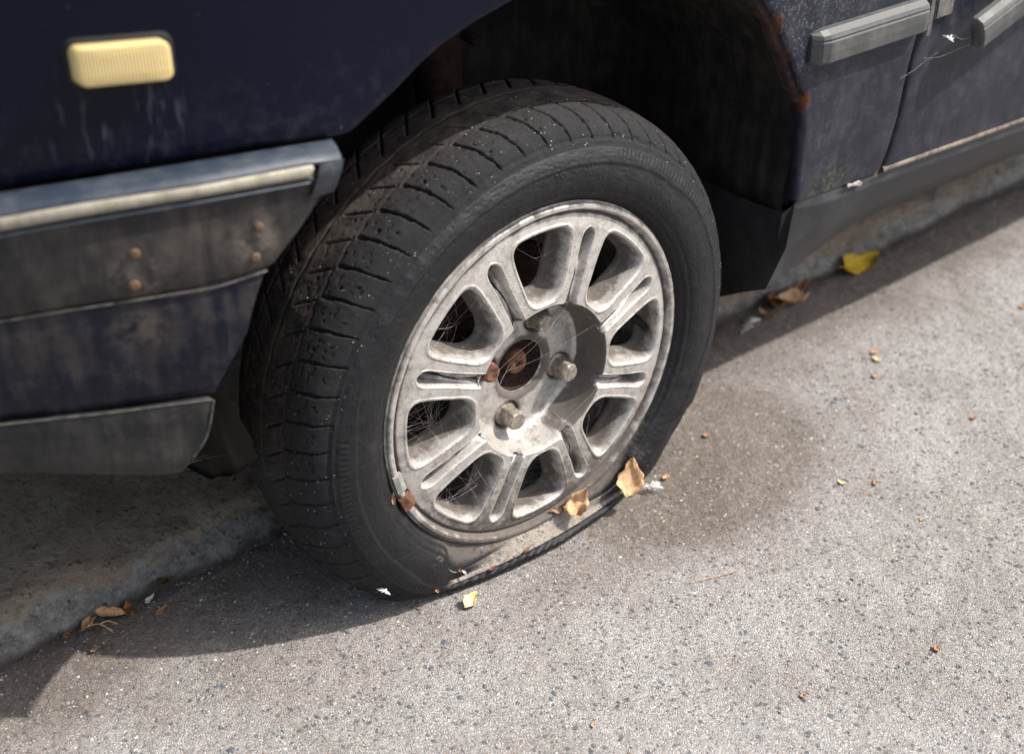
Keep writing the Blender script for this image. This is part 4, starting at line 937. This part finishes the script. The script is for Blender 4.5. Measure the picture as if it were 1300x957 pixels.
leaf('dry_leaf',(-.416,.190,gz+.004),.030,.021,L_tan,1.35,.5,-.5,.25,.5,'folded tan leaf standing beside the rolled one at the kerb foot','leaf',LV,seed=2,stem=.1)
leaf('dry_leaf',(-.398,.188,gz),.020,.017,L_brown,1.1,.9,1.2,0,0,'dark brown crumpled leaf right of the tan pair by the kerb','leaf',LV,seed=3)
leaf('dry_leaf',(-.372,.166,gz),.018,.010,L_orange,.9,.6,.35,0,0,'small orange-brown leaf scrap lying alone on the shaded asphalt','leaf',seed=4,stem=0)
leaf('dry_leaf',(-.352,.200,gz+.002),.022,.015,L_dark,.8,.4,.9,.4,.3,'dark olive leaf with pale edge leaning on the kerb fillet','leaf',LV,seed=5)
leaf('leaf_scrap',(-.373,.190,gz),.014,.008,G_w,.7,.4,.4,0,0,'pale grey scrap below the dark olive leaf','leaf scrap',LV,seed=6,stem=0)
leaf('leaf_scrap',(-.462,.193,gz),.012,.010,L_brown,1.3,.8,.4,0,0,'brownish husk in the kerb joint left of the leaf cluster','leaf scrap',LV,seed=7,stem=0)
leaf('dry_leaf',(-.448,.158,gz),.012,.005,L_orange,.5,.3,.2,0,0,'thin orange fragment on asphalt in front of the leaf cluster','leaf scrap',seed=8,stem=0)
sp_=[((-.425,.165,.004),(-.432,.178,.010),(-.440,.190,.003)),((-.432,.178,.010),(-.424,.180,.008),(-.416,.176,.002))]
pv=join([tube_v(resample(q,8,True),.0008,6) for q in sp_]); props(mesh('forked_stalk',pv[0],pv[1],L_tan),'pale forked stalk lying in front of the rolled tan leaf','twig')
leaf('dry_leaf',(.628,.178,gz),.052,.036,L_tan,.9,.8,-.3,.1,.25,'light brown curled leaf with raised pale tip behind the tyre','leaf','leaves on the road behind the tyre',seed=9)
leaf('dry_leaf',(.600,.190,gz),.046,.034,L_brown,1.0,.8,.9,.1,.3,'dark brown leaf heaped behind the pale-tipped one','leaf','leaves on the road behind the tyre',seed=10)
leaf('dry_leaf',(.567,.172,gz),.030,.020,L_orange,1.1,.8,1.8,0,.1,'small orange-brown curled leaf nearest the tyre','leaf','leaves on the road behind the tyre',seed=11)
leaf('dry_leaf',(.668,.196,gz),.034,.022,L_brown,1.1,.8,.2,0,.1,'dark reddish leaf under the shadow edge by the kerb','leaf','leaves on the road behind the tyre',seed=12)
leaf('yellow_leaf',(.785,.182,gz),.066,.048,L_yellow,.55,.5,-.15,0,.35,'yellow leaf with brown edge lying against the kerb','leaf',seed=13)
for (x,y,L,W,mt,rt,lb) in ((.607,.016,.014,.009,L_tan,.3,'upper tan fleck of the pair on open asphalt'),(.594,.003,.012,.009,L_pale,1.4,'lower pale fleck of the pair on open asphalt'),(.558,-.022,.011,.008,L_tan,.9,'tan fleck just below the pair on the asphalt'),
    (.579,-.160,.011,.008,L_orange,.1,'bright orange fleck near the right edge of the road'),(.374,-.165,.014,.006,L_orange,.6,'slim orange flake on sunlit asphalt at right'),(.343,-.140,.010,.007,L_pale,1.6,'pale yellowish flake left of the slim orange one'),
    (.87,-.042,.013,.010,L_orange,.4,'orange fleck far right on the road'),(.202,-.373,.010,.008,L_orange,1.2,'small orange flake at the lower right of the road'),(.192,-.003,.011,.008,L_tan,.2,'tan crumb resting against the flattened tyre edge'),
    (.290,.026,.010,.009,L_orange,.8,'peach coloured crumb on the dirt right of the tyre'),(.05,-.33,.007,.006,L_orange,.8,'tiny orange crumb near the bottom of the road'),(-.13,-.23,.007,.005,L_tan,.8,'tiny tan crumb on the sunlit road below the tyre'),(.36,-.24,.009,.004,L_tan,.5,'thin tan splinter on the sunlit road')):
    leaf('leaf_fleck',(x,y,gz),L,W,mt,.6,.6,rt,0,0,lb,'leaf scrap',seed=int(abs(x*999+y*77)),stem=0)
leaf('petal',(-.118,-.026,gz),.022,.017,L_pale,.7,.9,.3,0,.35,'cream yellow petal on the road touching the tyre edge','petal',seed=21,stem=0,crumple=.2)
tube_=tube('grass_stalk',resample([(.075,-.148,.002),(.10,-.158,.003),(.135,-.170,.0015)],10,True),.0004,L_tan,None,6); props(tube_,'thin yellow-green grass stalk on the sunlit asphalt','grass stalk')
# on the wheel
leaf('dry_leaf',(.122,-.010,.022),.044,.040,L_tan,.75,.6,.9,-1.25,.3,'upright curled tan leaf wedged between rim and tyre','leaf','leaves caught in the wheel',seed=31,stem=.05,frame=((.2,-.15,1),(-.3,-.8,.5)))
leaf('dry_leaf',(.046,-.008,.028),.034,.030,L_tan,.5,.8,.4,-.5,.4,'crumpled orange-brown leaf resting on the lower rim edge','leaf','leaves caught in the wheel',seed=32,stem=0,frame=((.7,.1,.6),(-.4,-.7,.6)),crumple=.3)
leaf('leaf_scrap',(.022,.0,.034),.012,.008,L_orange,.9,.8,1.4,-.5,.4,'little orange scrap just left of the leaf on the rim edge','leaf scrap','leaves caught in the wheel',seed=33,stem=0,frame=((-.7,.1,.5),(-.4,-.7,.6)))
leaf('leaf_scrap',(-.190,-.004,.155),.013,.006,L_orange,1.2,.8,.1,-1.2,.4,'small curled orange scrap caught between tyre and rim','leaf scrap','leaves caught in the wheel',seed=34,stem=0,frame=((-.1,-.1,1),(-.5,-.7,.3)))
def seed_(loc,L,W,mt,rt,lb,sd): return leaf('seed_husk',loc,L,W,mt,1.3,.3,rt,0,0,lb,'seed husk',seed=sd,stem=0,crumple=.03)
seed_((-.077,-.014,.0165),.011,.006,m_leaf('husk_red',(.10,.025,.012),(.2,.06,.03),(.05,.015,.01)),.2,'reddish seed husk on the dusty folded sidewall',41)
seed_((-.029,-.014,.017),.010,.006,L_brown,.5,'dark brown husk on the sidewall right of the reddish one',42)
seed_((-.112,.000,.024),.010,.006,L_tan,1.5,'tan seed with a white end below the rim',43)
seed_((-.108,-.004,.021),.007,.006,M_feather,1.5,'white petal scrap at the end of the tan seed',44)
seed_((-.148,-.010,.022),.006,.006,L_tan,1.5,'pale seed near the buckled corner of the tyre',45)
def feather(loc,L,W,rot,label,sd):
    r_=np.random.default_rng(sd); parts=[tube_v([(0,0,0),(L*.5,.02*L,.1*L),(L,0,.05*L)],.0005,5)]
    for k in range(46):
        t=r_.uniform(.05,1); s=r_.choice([-1,1]); a=r_.uniform(.5,1.2); l=W*.5*r_.uniform(.5,1)*math.sin(PI*min(t,.9))**.5
        p0=np.array((t*L,0,.1*L*math.sin(PI*t))); p1=p0+np.array((l*math.cos(a),s*l*math.sin(a),l*r_.uniform(-.1,.5)))
        parts.append(tube_v([p0,(p0+p1)/2+[0,0,.1*l],p1],.00035,4))
    V,F=join(parts); V=np.array(V)@np.array(Matrix.Rotation(rot,3,'Z')).T; V[:,2]-=V[:,2].min()
    o=mesh('feather',V,F,M_feather); o.location=loc; return props(o,label,'feather')
feather((.500,.160,.001),.05,.030,.3,'white downy feather on the road behind the tyre',1)
feather((.150,-.002,.003),.026,.018,-.6,'white fluff under the right end of the tyre edge',2)
feather((-.2045,-.010,.050),.015,.008,1.9,'small white feather stuck on the buckled tyre corner',3)
# fluff hanging from the door strip
feather((.556,-.052,.462),.016,.012,1.2,'white fluff hanging between the two rubbing strips',4)

# cobwebs: fine strands and clots
def strands(pts_pairs,r=.00022,sag=.1,seed=0):
    r_=np.random.default_rng(seed); parts=[]
    for a_,b_ in pts_pairs:
        a_=np.array(a_,float); b_=np.array(b_,float); L=np.linalg.norm(b_-a_); P=[]
        off=r_.normal(0,.03*L,(3,3))
        for t in np.linspace(0,1,7): P.append(a_*(1-t)+b_*t+np.array([0,0,-sag*L*t*(1-t)])+off[0]*math.sin(PI*t)+off[1]*math.sin(2*PI*t)*.5)
        parts.append(tube_v(P,r,4,False))
    return join(parts)
def web_in(ang,n,seed):
    r_=np.random.default_rng(seed); prs=[]
    c=np.array((.13*math.cos(R(ang)),.022,HZ+.13*math.sin(R(ang))))
    def rimpt():
        t=r_.uniform(0,2*PI); return c+np.array((.034*math.cos(t),r_.uniform(-.016,.03),.030*math.sin(t)))
    hub=c+r_.normal(0,.006,3)
    for k in range(n): prs.append((hub+r_.normal(0,.003,3),rimpt()) if k%2 else (rimpt(),rimpt()))
    v,f=strands(prs,.00009,.12,seed); return props(mesh('cobweb',v,f,M_web),None,'cobweb','cobwebs in the wheel openings')
for ang,n,lb in ((180,34,'dense cobweb in the left opening of the rim'),(135,16,'cobweb across the upper left opening of the rim'),(225,26,'tangled cobweb in the lower left opening of the rim'),(270,34,'thick dusty cobweb in the bottom opening of the rim'),(90,7,'sparse cobweb in the top opening of the rim'),(315,10,'fine cobweb in the lower right opening of the rim')):
    web_in(ang,n,ang)['label']=lb
v,f=strands([((-.045,.010,.232),(.02,-.001,.285)),((-.049,.016,.234),(.035,-.002,.300)),((-.02,.03,.22),(.075,.0,.255)),((-.040,.02,.215),(-.005,.045,.222)),((.02,.0,.14),(.09,.0,.19))],.00009,.05,5)
props(mesh('cobweb',v,f,M_web),'long silk strands stretched over the dished hub','cobweb','cobwebs in the wheel openings')
v,f=strands([((-.3900,-.004,.295),(-.335,.05,.26)),((-.335,.05,.26),(-.262,.10,.205)),((-.388,-.004,.296),(-.32,.04,.25))],.00009,-.08,6)
props(mesh('cobweb',v,f,M_web),'single silk thread from the lower bumper corner to the tyre','cobweb')
v,f=strands([((.53,-.034,.445),(.60,-.052,.452)),((.49,-.034,.43),(.555,-.036,.447)),((.556,-.05,.47),(.60,-.05,.462))],.0001,.2,7)
props(mesh('cobweb',v,f,M_web),'thread running across the door gap below the strips','cobweb')
